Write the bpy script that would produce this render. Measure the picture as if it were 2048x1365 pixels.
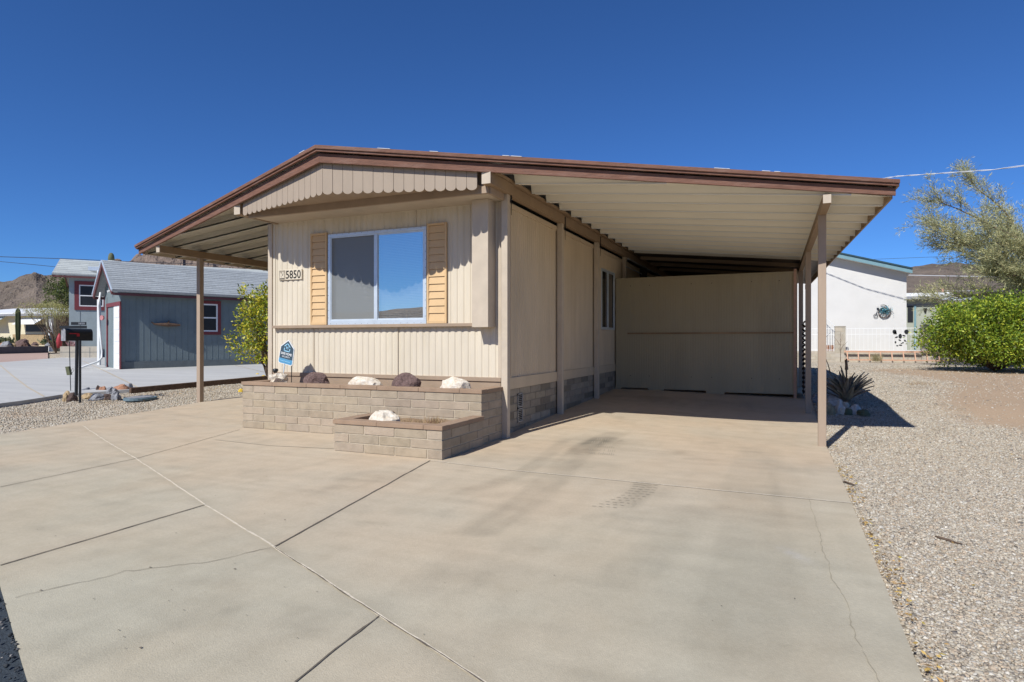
import bpy, bmesh, math, random
import numpy as np
from mathutils import Vector, Matrix, noise
random.seed(7); RNG = np.random.default_rng(7)
S = bpy.context.scene
for o in list(bpy.data.objects): bpy.data.objects.remove(o)
C = S.collection
R = math.radians
# ------------------------------------------------------------------ camera
F = 1245.0                      # focal length in pixels of the 2048 wide photograph
YAW = math.atan(0.4378)
CS, SN = math.cos(YAW), math.sin(YAW)
EYE = 1.24
cd = bpy.data.cameras.new('camera'); cam = bpy.data.objects.new('camera', cd); C.objects.link(cam)
cam.location = (0, 0, EYE); cam.rotation_euler = (R(90), 0, YAW)
cd.sensor_width = 36; cd.lens = 36 * F / 2048; cd.clip_start = .05; cd.clip_end = 4000
S.camera = cam
# ------------------------------------------------------------------ sky, sun, exposure
SUNV = Vector((-.21, -1.0, .97)).normalized()          # towards the sun
EL = math.asin(SUNV.z)
w = bpy.data.worlds.new('World'); S.world = w; w.use_nodes = True
wn, wl = w.node_tree.nodes, w.node_tree.links
for n in list(wn): wn.remove(n)
sky = wn.new('ShaderNodeTexSky'); sky.sky_type = 'NISHITA'; sky.sun_disc = False
sky.sun_elevation = EL; sky.sun_rotation = math.atan2(SUNV.x, SUNV.y)
sky.altitude = 2500; sky.air_density = 1.0; sky.dust_density = .0; sky.ozone_density = 5.0
hs = wn.new('ShaderNodeHueSaturation'); hs.inputs['Saturation'].default_value = 1.0; hs.inputs['Value'].default_value = 1
tn = wn.new('ShaderNodeMix'); tn.data_type = 'RGBA'; tn.blend_type = 'MULTIPLY'; tn.inputs[0].default_value = 1; tn.inputs[7].default_value = (.41, .70, 1.05, 1)
bg = wn.new('ShaderNodeBackground'); bg.inputs['Strength'].default_value = .1
wo = wn.new('ShaderNodeOutputWorld')
wl.new(sky.outputs[0], hs.inputs['Color']); wl.new(hs.outputs[0], tn.inputs[6]); wl.new(tn.outputs[2], bg.inputs[0]); wl.new(bg.outputs[0], wo.inputs[0])
sd = bpy.data.lights.new('sun', 'SUN'); so = bpy.data.objects.new('sun', sd); C.objects.link(so)
sd.energy = 4.6; sd.angle = R(.5); sd.color = (1, .975, .93)
so.rotation_euler = SUNV.to_track_quat('Z', 'Y').to_euler(); so.location = (-5, -20, 30)
S.view_settings.view_transform = 'Standard'; S.view_settings.look = 'None'
S.view_settings.exposure = .15; S.view_settings.gamma = 1
S.render.resolution_x = 1024; S.render.resolution_y = 682

# ------------------------------------------------------------------ helpers
def ss(a, b, x):
    t = min(1, max(0, (x - a) / (b - a))); return t * t * (3 - 2 * t)
def zg(u, r):                                            # height of the ground (world x = u, y = r)
    f = float(np.interp(r, [-60, 0, 6.3, 7.2, 9.4, 11.5, 13.1, 20, 30, 42, 60, 90], [-.3, -.02, 0, 0.0, .08, .15, .22, .30, .36, .45, .55, .6]))
    f -= ss(-3.3, .35, u) * float(np.interp(r, [6.5, 8.5, 11.8, 13.1, 16], [0, .09, .16, .07, 0]))
    wl_ = float(np.interp(r, [3.5, 7.0], [0, 1]))
    f += .05 * (1 - ss(-9.6, -7.1, u)) * wl_
    f += float(np.interp(-u, [20, 30, 50, 90], [0, .08, .3, .4])) * wl_
    return f
def at(x, y, D):                                         # photograph pixel at depth D -> world point
    X = (x - 1024) / F * D; Z = EYE + (682.5 - y) / F * D
    return Vector((CS * X - SN * D, SN * X + CS * D, Z))
def on_ground(x, y, dz=0):
    D = 10.0
    for i in range(60):
        p = at(x, y, D); z = zg(p.x, p.y) + dz
        D = .6 * D + .4 * min(400, (EYE - z) * F / max(.5, (y - 682.5)))
    p = at(x, y, D); p.z = zg(p.x, p.y) + dz
    return p
def on_r(x, r, y=None):                                  # pixel column on the vertical plane world y = r
    k = (x - 1024) / F; D = r / (CS + SN * k)
    return at(x, y if y is not None else 682.5, D)
def depth(p): return -SN * p.x + CS * p.y

def tag(o, label=None, cat=None, group=None, kind=None):
    if label: o['label'] = label
    if cat: o['category'] = cat
    if group: o['group'] = group
    if kind: o['kind'] = kind
    return o
def empty(name, loc, label, cat, group=None):
    o = bpy.data.objects.new(name, None); C.objects.link(o); o.location = loc; o.empty_display_size = .2
    return tag(o, label, cat, group)
def wloc(o):
    v = Vector((0, 0, 0))
    while o: v += o.location; o = o.parent
    return v
class MB:
    def __init__(s): s.v = []; s.f = []; s.c = []; s.col = (1, 1, 1)
    def face(s, idx): s.f.append(idx); s.c.append(s.col)
    def hexa(s, p):
        b = len(s.v); s.v += [tuple(q) for q in p]
        for q in ((0, 3, 2, 1), (4, 5, 6, 7), (0, 1, 5, 4), (1, 2, 6, 5), (2, 3, 7, 6), (3, 0, 4, 7)): s.face([b + i for i in q])
        return s
    def box(s, x0, x1, y0, y1, z0, z1):
        return s.hexa([(x0, y0, z0), (x1, y0, z0), (x1, y1, z0), (x0, y1, z0), (x0, y0, z1), (x1, y0, z1), (x1, y1, z1), (x0, y1, z1)])
    def obox(s, o, a, b, c):                             # corner + three edge vectors
        o, a, b, c = Vector(o), Vector(a), Vector(b), Vector(c)
        if a.cross(b).dot(c) < 0: a, b = b, a
        return s.hexa([o, o + a, o + a + b, o + b, o + c, o + a + c, o + a + b + c, o + b + c])
    def prism(s, pts, ext):
        b = len(s.v); n = len(pts); e = Vector(ext)
        pts = [Vector(p) for p in pts]
        nrm = Vector((0, 0, 0))
        for i in range(n): nrm += pts[i].cross(pts[(i + 1) % n])
        if nrm.dot(e) < 0: pts = pts[::-1]
        s.v += [tuple(p) for p in pts] + [tuple(p + e) for p in pts]
        s.face([b + i for i in range(n)][::-1]); s.face([b + n + i for i in range(n)])
        for i in range(n): j = (i + 1) % n; s.face([b + i, b + j, b + n + j, b + n + i])
        return s
    def tube(s, pts, rad, n=8, cap=True):
        pts = [Vector(p) for p in pts]; b = len(s.v); m = len(pts)
        if not hasattr(rad, '__len__'): rad = [rad] * m
        up = None
        for i, p in enumerate(pts):
            t = (pts[min(i + 1, m - 1)] - pts[max(i - 1, 0)])
            if t.length < 1e-9: t = Vector((0, 0, 1))
            t.normalize()
            if up is None: up = Vector((0, 0, 1)) if abs(t.z) < .9 else Vector((1, 0, 0))
            a = up - t * up.dot(t)
            if a.length < 1e-6: a = t.orthogonal()
            a.normalize(); up = a; c = t.cross(a)
            for k in range(n):
                an = 2 * math.pi * k / n; s.v.append(tuple(p + (a * math.cos(an) + c * math.sin(an)) * rad[i]))
        for i in range(m - 1):
            for k in range(n):
                k2 = (k + 1) % n; s.face([b + i * n + k, b + i * n + k2, b + (i + 1) * n + k2, b + (i + 1) * n + k])
        if cap and n > 2: s.face([b + k for k in range(n)][::-1]); s.face([b + (m - 1) * n + k for k in range(n)])
        return s
    def poly(s, pts): b = len(s.v); s.v += [tuple(p) for p in pts]; s.face(list(range(b, b + len(pts)))); return s
    def grid(s, P):                                      # P[i][j] points
        b = len(s.v); m, n = len(P), len(P[0])
        for row in P: s.v += [tuple(p) for p in row]
        for i in range(m - 1):
            for j in range(n - 1): s.face([b + i * n + j, b + i * n + j + 1, b + (i + 1) * n + j + 1, b + (i + 1) * n + j])
        return s
    def build(s, name, mat, parent=None, loc=None, smooth=False, bevel=0):
        o_ = wloc(parent) if parent else Vector(loc or (0, 0, 0))
        me = bpy.data.meshes.new(name)
        me.from_pydata([(x - o_.x, y - o_.y, z - o_.z) for x, y, z in s.v], [], s.f)
        if 1:
            ca = me.color_attributes.new('Col', 'FLOAT_COLOR', 'CORNER')
            arr = np.ones((len(me.loops), 4), 'f'); k = 0
            for f, c in zip(s.f, s.c): arr[k:k + len(f), :3] = c; k += len(f)
            ca.data.foreach_set('color', arr.ravel())
        if smooth: me.polygons.foreach_set('use_smooth', [True] * len(me.polygons))
        me.materials.append(mat); me.update()
        o = bpy.data.objects.new(name, me); C.objects.link(o)
        if parent: o.parent = parent
        else: o.location = o_
        if bevel:
            m = o.modifiers.new('bevel', 'BEVEL'); m.width = bevel; m.segments = 2; m.limit_method = 'ANGLE'
        return o
def thing(mb, name, mat, loc, label, cat, group=None, smooth=False, bevel=0):
    return tag(mb.build(name, mat, None, loc, smooth, bevel), label, cat, group)

# ------------------------------------------------------------------ materials
def mat(name, col, rough=.7, var=.12, scale=3, bump=0, bscale=40, stretch=(1, 1, 1), attr=False, spec=.3, metal=0, dirt=None, dscale=.7, col2=None):
    m = bpy.data.materials.new(name); m.use_nodes = True; N, L = m.node_tree.nodes, m.node_tree.links
    P = N['Principled BSDF']; P.inputs['Roughness'].default_value = rough; P.inputs['Metallic'].default_value = metal
    P.inputs['Specular IOR Level'].default_value = spec
    g = N.new('ShaderNodeNewGeometry'); mp = N.new('ShaderNodeMapping'); mp.inputs['Scale'].default_value = stretch
    L.new(g.outputs['Position'], mp.inputs['Vector'])
    nz = N.new('ShaderNodeTexNoise'); nz.inputs['Scale'].default_value = scale; nz.inputs['Detail'].default_value = 7; nz.inputs['Roughness'].default_value = .62
    L.new(mp.outputs[0], nz.inputs['Vector'])
    cr = N.new('ShaderNodeMix'); cr.data_type = 'RGBA'
    mr = N.new('ShaderNodeMapRange'); mr.inputs[1].default_value = .32; mr.inputs[2].default_value = .68
    L.new(nz.outputs[0], mr.inputs[0]); L.new(mr.outputs[0], cr.inputs[0])
    c2 = col2 or [min(1, c * (1 + var)) for c in col]; c1 = [c * (1 - var) for c in col] if not col2 else col
    cr.inputs[6].default_value = (*c1, 1); cr.inputs[7].default_value = (*c2, 1)
    out = cr.outputs[2]
    if dirt:
        n2 = N.new('ShaderNodeTexNoise'); n2.inputs['Scale'].default_value = dscale; n2.inputs['Detail'].default_value = 8; n2.inputs['Roughness'].default_value = .7
        L.new(mp.outputs[0], n2.inputs['Vector'])
        r2 = N.new('ShaderNodeMapRange'); r2.inputs[1].default_value = .5; r2.inputs[2].default_value = .75; r2.inputs[4].default_value = .6
        L.new(n2.outputs[0], r2.inputs[0]); mx = N.new('ShaderNodeMix'); mx.data_type = 'RGBA'
        L.new(r2.outputs[0], mx.inputs[0]); L.new(out, mx.inputs[6]); mx.inputs[7].default_value = (*dirt, 1); out = mx.outputs[2]
    if attr:
        a = N.new('ShaderNodeAttribute'); a.attribute_name = 'Col'
        mu = N.new('ShaderNodeMix'); mu.data_type = 'RGBA'; mu.blend_type = 'MULTIPLY'; mu.inputs[0].default_value = 1
        L.new(out, mu.inputs[6]); L.new(a.outputs['Color'], mu.inputs[7]); out = mu.outputs[2]
    L.new(out, P.inputs['Base Color'])
    if bump:
        n3 = N.new('ShaderNodeTexNoise'); n3.inputs['Scale'].default_value = bscale; n3.inputs['Detail'].default_value = 5
        L.new(mp.outputs[0], n3.inputs['Vector'])
        b = N.new('ShaderNodeBump'); b.inputs['Strength'].default_value = bump; b.inputs['Distance'].default_value = .01
        L.new(n3.outputs[0], b.inputs['Height']); L.new(b.outputs[0], P.inputs['Normal'])
    return m
ONE = (1, 1, 1)
M = {}
M['siding'] = mat('siding', (.625, .555, .435), .6, .05, 4, .05, 60, (1, 1, .25), dirt=(.50, .435, .31), dscale=1.6)
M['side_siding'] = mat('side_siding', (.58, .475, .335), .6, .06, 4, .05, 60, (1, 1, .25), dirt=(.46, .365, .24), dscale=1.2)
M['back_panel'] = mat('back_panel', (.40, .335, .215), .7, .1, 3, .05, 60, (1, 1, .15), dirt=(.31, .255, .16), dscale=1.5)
M['taupe'] = mat('taupe', (.34, .255, .18), .6, .08, 5, .06, 80, dirt=(.27, .2, .14))
M['light_trim'] = mat('light_trim', (.52, .44, .34), .6, .06, 5, .05, 80, dirt=(.40, .34, .27), dscale=2)
M['post'] = mat('post', (.37, .285, .21), .6, .06, 5, .05, 80, (1, 1, .2), dirt=(.33, .24, .17), dscale=2)
M['beam'] = mat('beam', (.30, .21, .13), .6, .08, 5, .05, 80)
M['fascia'] = mat('fascia', (.185, .092, .062), .75, .22, 6, .5, 30, (1, 1, 7), dirt=(.30, .2, .16), dscale=2.2)
M['pan'] = mat('pan', (.80, .76, .65), .5, .05, 2, .03, 40, (.3, 1, 1), dirt=(.66, .61, .49), dscale=1)
M['roof_top'] = mat('roof_top', (.5, .5, .5), .8, .2, 12, .3, 60)
M['white_coat'] = mat('white_coat', (.72, .7, .68), .7, .1, 20)
M['scallop'] = mat('scallop', (.375, .30, .225), .6, .06, 4, .05, 60, (1, 1, .3), dirt=(.31, .25, .19))
M['shutter'] = mat('shutter', (.62, .425, .225), .5, .05, 5, .02)
M['alu'] = mat('alu', (.62, .68, .72), .35, .05, 8, metal=.35, spec=.5)
M['blind'] = mat('blind', (.40, .41, .40), .6, .04, 5)
M['wall_seam'] = mat('wall_seam', (.30, .24, .15), .8)
M['dark'] = mat('dark', (.02, .02, .02), .9, .1, 5)
M['block'] = mat('block', (.36, .295, .215), .9, .12, 9, .5, 70, attr=True, dirt=(.42, .35, .26), dscale=3)
M['mortar'] = mat('mortar', (.49, .42, .315), .95, .1, 20, .3, 120)
M['skirt'] = mat('skirt', (.31, .27, .21), .9, .14, 9, .4, 60, attr=True)
M['cap'] = mat('cap', (.31, .215, .145), .85, .1, 6, .25, 80, dirt=(.38, .28, .2), dscale=4)
M['soil'] = mat('soil', (.30, .21, .13), .95, .3, 25, .8, 60)
M['lava'] = mat('lava', (.07, .045, .04), .95, .5, 40, 1, 60, col2=(.21, .14, .125))
M['quartz'] = mat('quartz', (.52, .43, .31), .8, .1, 22, .8, 40, col2=(.74, .69, .60))
M['black'] = mat('black', (.012, .014, .016), .45, .2, 6, spec=.5)
M['rust'] = mat('rust', (.09, .06, .05), .8, .3, 20, .4, 60)
M['greyrock'] = mat('greyrock', (.17, .18, .2), .85, .25, 14, .6, 40, col2=(.34, .34, .35))
M['redrock'] = mat('redrock', (.35, .18, .11), .85, .25, 14, .6, 40)
M['tanrock'] = mat('tanrock', (.38, .28, .16), .85, .25, 14, .6, 40)
M['bluelid'] = mat('bluelid', (.14, .2, .23), .7, .15, 14, .2, 40)
M['timber'] = mat('timber', (.12, .075, .05), .9, .3, 12, .6, 40)
M['grey_wall'] = mat('grey_wall', (.165, .205, .215), .8, .06, 3, .1, 50, dirt=(.13, .16, .165))
M['grey_light'] = mat('grey_light', (.30, .35, .36), .8, .06, 3)
M['grey_base'] = mat('grey_base', (.13, .15, .155), .85, .1, 5)
M['red_trim'] = mat('red_trim', (.17, .04, .045), .6, .1, 5)
M['white_paint'] = mat('white_paint', (.74, .75, .74), .5, .04, 5)
M['stucco'] = mat('stucco', (.64, .63, .60), .85, .03, 2, .15, 90, dirt=(.60, .59, .56))
M['teal'] = mat('teal', (.17, .30, .34), .6, .08, 4)
M['teal_dark'] = mat('teal_dark', (.03, .07, .09), .7, .1, 4)
M['cream'] = mat('cream', (.66, .60, .42), .7, .05, 3)
M['green_home'] = mat('green_home', (.36, .38, .31), .7, .05, 3)
M['olive'] = mat('olive', (.12, .13, .07), .8, .2, 10)
M['palerock'] = mat('palerock', (.42, .38, .34), .8, .2, 14, .6, 40, col2=(.66, .62, .56))
M['saguaro'] = mat('saguaro', (.12, .15, .08), .8, .2, 10, .3, 30)
M['bark'] = mat('bark', (.12, .085, .06), .95, .3, 20, .8, 40)
M['agave'] = mat('agave', (.29, .25, .185), .6, .25, 9, .1, 30, attr=True)
M['leaf'] = mat('leaf', (1, 1, 1), .45, .06, 30, attr=True, spec=.45)
M['leafdry'] = mat('leafdry', (1, 1, 1), .7, .06, 30, attr=True, spec=.2)
M['wood'] = mat('wood', (.50, .30, .20), .7, .12, 8, .2, 60)
M['fence_block'] = mat('fence_block', (.42, .38, .31), .9, .1, 6, .3, 40, attr=True)
M['stones'] = mat('stones', (1, 1, 1), .85, .12, 60, .4, 150, attr=True, spec=.25)
M['yellow'] = mat('yellow', (.62, .42, .04), .6, .2, 20)
M['pinkish'] = mat('pinkish', (.45, .2, .2), .6, .2, 20)
M['asphalt'] = mat('asphalt', (.035, .045, .055), .9, .35, 90, .9, 120)
M['steel'] = mat('steel', (.45, .46, .47), .4, .1, 9, metal=.6)
M['cable'] = mat('cable', (.55, .56, .58), .5, .05, 5)
M['darkcable'] = mat('darkcable', (.05, .05, .06), .5, .05, 5)
M['hill'] = mat('hill', (.175, .138, .108), .95, .3, .05, 1.0, .5, dirt=(.10, .095, .068), dscale=.35)
M['hillrock'] = mat('hillrock', (.20, .15, .12), .95, .3, .06, 1.0, .35, dirt=(.06, .055, .05), dscale=.1)
for k in ('hill', 'hillrock'):
    for n in M[k].node_tree.nodes:
        if n.type == 'BUMP': n.inputs['Distance'].default_value = 3.0
def leafy_translucent(m, f=.3):
    N, L = m.node_tree.nodes, m.node_tree.links; P = N['Principled BSDF']; out = N['Material Output']
    t = N.new('ShaderNodeBsdfTranslucent'); mx = N.new('ShaderNodeMixShader'); mx.inputs[0].default_value = f
    src = P.inputs['Base Color'].links[0].from_socket
    L.new(src, t.inputs[0]); L.new(P.outputs[0], mx.inputs[1]); L.new(t.outputs[0], mx.inputs[2]); L.new(mx.outputs[0], out.inputs[0])
leafy_translucent(M['leaf'], .3); leafy_translucent(M['leafdry'], .25)
def glass(name, gl, tint=(.9, .95, 1), rough=.0, dust=.02):
    m = bpy.data.materials.new(name); m.use_nodes = True; N, L = m.node_tree.nodes, m.node_tree.links; N.clear()
    o = N.new('ShaderNodeOutputMaterial'); a = N.new('ShaderNodeBsdfGlossy'); a.inputs['Roughness'].default_value = rough; a.inputs[0].default_value = (*tint, 1)
    t = N.new('ShaderNodeBsdfTransparent'); t.inputs[0].default_value = (.8, .82, .82, 1); mx = N.new('ShaderNodeMixShader'); mx.inputs[0].default_value = gl
    tc = N.new('ShaderNodeNewGeometry'); nz = N.new('ShaderNodeTexNoise'); nz.inputs['Scale'].default_value = 1.3; b = N.new('ShaderNodeBump'); b.inputs['Strength'].default_value = .02; b.inputs['Distance'].default_value = .02
    L.new(tc.outputs['Position'], nz.inputs['Vector']); L.new(nz.outputs[0], b.inputs['Height']); L.new(b.outputs[0], a.inputs['Normal'])
    L.new(t.outputs[0], mx.inputs[1]); L.new(a.outputs[0], mx.inputs[2])
    df = N.new('ShaderNodeBsdfDiffuse'); df.inputs[0].default_value = (.75, .76, .74, 1); m2 = N.new('ShaderNodeMixShader'); m2.inputs[0].default_value = dust; L.new(mx.outputs[0], m2.inputs[1]); L.new(df.outputs[0], m2.inputs[2]); L.new(m2.outputs[0], o.inputs[0]); return m
M['glass'] = glass('glass', .62, (1, .97, .90), dust=.075); M['glass_dark'] = glass('glass_dark', .14, (1, .97, .92))
def screenmat():
    m = bpy.data.materials.new('screen'); m.use_nodes = True; N, L = m.node_tree.nodes, m.node_tree.links; N.clear()
    o = N.new('ShaderNodeOutputMaterial'); a = N.new('ShaderNodeBsdfDiffuse'); a.inputs[0].default_value = (.30, .31, .30, 1)
    t = N.new('ShaderNodeBsdfTransparent'); mx = N.new('ShaderNodeMixShader'); mx.inputs[0].default_value = .55
    L.new(t.outputs[0], mx.inputs[1]); L.new(a.outputs[0], mx.inputs[2]); L.new(mx.outputs[0], o.inputs[0]); return m
M['screen'] = screenmat()
def shingle(name, c, ax, slope_ax):                      # real courses are modelled; the colour speckles
    return mat(name, c, .9, .12, 14, .4, 60, attr=True)
M['shingle'] = shingle('shingle', (.34, .36, .37), 0, 0)

def groundmat():
    m = bpy.data.materials.new('gravel_ground'); m.use_nodes = True; N, L = m.node_tree.nodes, m.node_tree.links; P = N['Principled BSDF']
    P.inputs['Roughness'].default_value = .95; P.inputs['Specular IOR Level'].default_value = .15
    g = N.new('ShaderNodeNewGeometry')
    def tex(t, sc, **k):
        n = N.new(t); n.inputs['Scale'].default_value = sc; L.new(g.outputs['Position'], n.inputs['Vector'])
        for a, b in k.items(): n.inputs[a].default_value = b
        return n
    v = tex('ShaderNodeTexVoronoi', 55.0); v.inputs['Randomness'].default_value = 1
    cr = N.new('ShaderNodeValToRGB'); e = cr.color_ramp.elements
    sp = N.new('ShaderNodeSeparateColor'); L.new(v.outputs['Color'], sp.inputs[0]); L.new(sp.outputs[0], cr.inputs[0])
    e[0].position = 0; e[0].color = (.19, .16, .12, 1); e[1].position = 1; e[1].color = (.62, .59, .53, 1)
    for p, c in ((.18, (.34, .28, .20)), (.4, (.46, .39, .29)), (.7, (.53, .46, .35)), (.9, (.58, .54, .47))):
        q = e.new(p); q.color = (*c, 1)
    big = tex('ShaderNodeTexNoise', .7, Detail=6, Roughness=.6)
    mr = N.new('ShaderNodeMapRange'); mr.inputs[1].default_value = .5; mr.inputs[2].default_value = .68; L.new(big.outputs[0], mr.inputs[0])
    fine = tex('ShaderNodeTexNoise', 60, Detail=4)
    mp = N.new('ShaderNodeMath'); mp.operation = 'MULTIPLY'; L.new(mr.outputs[0], mp.inputs[0]); mp.inputs[1].default_value = .6
    # dirt area on the right, behind: attribute
    a = N.new('ShaderNodeAttribute'); a.attribute_name = 'Dirt'
    mx0 = N.new('ShaderNodeMath'); mx0.operation = 'MAXIMUM'; L.new(mp.outputs[0], mx0.inputs[0]); L.new(a.outputs['Fac'], mx0.inputs[1])
    dr = N.new('ShaderNodeMix'); dr.data_type = 'RGBA'; dr.inputs[6].default_value = (.38, .265, .17, 1); dr.inputs[7].default_value = (.50, .37, .25, 1); L.new(fine.outputs[0], dr.inputs[0])
    mx = N.new('ShaderNodeMix'); mx.data_type = 'RGBA'; L.new(mx0.outputs[0], mx.inputs[0]); L.new(cr.outputs[0], mx.inputs[6]); L.new(dr.outputs[2], mx.inputs[7])
    L.new(mx.outputs[2], P.inputs['Base Color'])
    b = N.new('ShaderNodeBump'); b.inputs['Strength'].default_value = .9; b.inputs['Distance'].default_value = .012; b.invert = True
    L.new(v.outputs['Distance'], b.inputs['Height']); L.new(b.outputs[0], P.inputs['Normal'])
    return m
M['gravel'] = groundmat()
def concretemat():
    m = mat('concrete', (.44, .375, .285), .85, .06, 1.3, .12, 180, attr=True, spec=.25)
    return m
M['concrete'] = mat('concrete', (.97, .97, .97), .85, .08, 55, .25, 160, attr=True, spec=.25, dirt=(.86, .845, .82), dscale=5)
M['concrete2'] = mat('concrete2', (.47, .465, .44), .85, .08, .9, .1, 90, (.35, 3, 1), dirt=(.38, .38, .37), dscale=.8)
M['joint'] = mat('joint', (.63, .56, .44), .9, .2, 30, .3, 80)
M['crack'] = mat('crack', (.15, .125, .095), .95, .3, 30)

# ------------------------------------------------------------------ ground sheet
def axis(lo, hi, dense0, dense1, step):
    a = list(np.arange(dense0, dense1 + 1e-6, step)); s = step; x = dense1
    while x < hi: s *= 1.22; x += s; a.append(min(x, hi))
    s = step; x = dense0
    while x > lo: s *= 1.22; x -= s; a.insert(0, max(x, lo))
    return np.array(sorted(set(a)))
def ground_sheet():
    us = axis(-1500, 1500, -24, 16, .35); rs = axis(-1500, 1500, -2, 34, .35)
    V = []; D = []
    for r in rs:
        for u in us:
            n = .012 * noise.noise(Vector((u * 1.5, r * 1.5, 0))) if -30 < u < 20 and -5 < r < 40 else 0
            V.append((u, r, zg(u, r) - .045 + n))
            dd = ss(2.5, 3.5, u + .5 * math.sin(r * .6)) * ss(9, 12, r) * (1 - ss(24, 27, r))
            D.append(min(1, dd * .95))
    nu = len(us); Fc = [(i * nu + j, i * nu + j + 1, (i + 1) * nu + j + 1, (i + 1) * nu + j) for i in range(len(rs) - 1) for j in range(nu - 1)]
    me = bpy.data.meshes.new('ground'); me.from_pydata(V, [], Fc)
    at_ = me.attributes.new('Dirt', 'FLOAT', 'POINT'); at_.data.foreach_set('value', np.array(D, 'f'))
    me.materials.append(M['gravel']); me.polygons.foreach_set('use_smooth', [True] * len(me.polygons))
    o = bpy.data.objects.new('ground', me); C.objects.link(o); tag(o, kind='structure')
ground_sheet()

# asphalt road in the lower left corner
mb = MB()
e0, e1 = Vector((-14, 6.28)), Vector((6, -2.31)); dv = (e1 - e0).normalized(); nv = Vector((-dv.y, dv.x)); nv = -nv if nv.y > 0 else nv
P = []
for i in range(140):
    p = e0 + dv * (i * (e1 - e0).length / 139); j = .035 * noise.noise(Vector((p.x * 2.5, p.y * 2.5, 3)))
    P.append([(p.x + nv.x * (k + (j if k == 0 else 0) - .03), p.y + nv.y * (k + (j if k == 0 else 0) - .03), zg(p.x, p.y) - (.005 if k == 0 else .028)) for k in (0, .12, 2.5, 7)])
tag(mb.grid(P).build('road', M['asphalt'], None, (0, 0, 0)), kind='structure')

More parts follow.
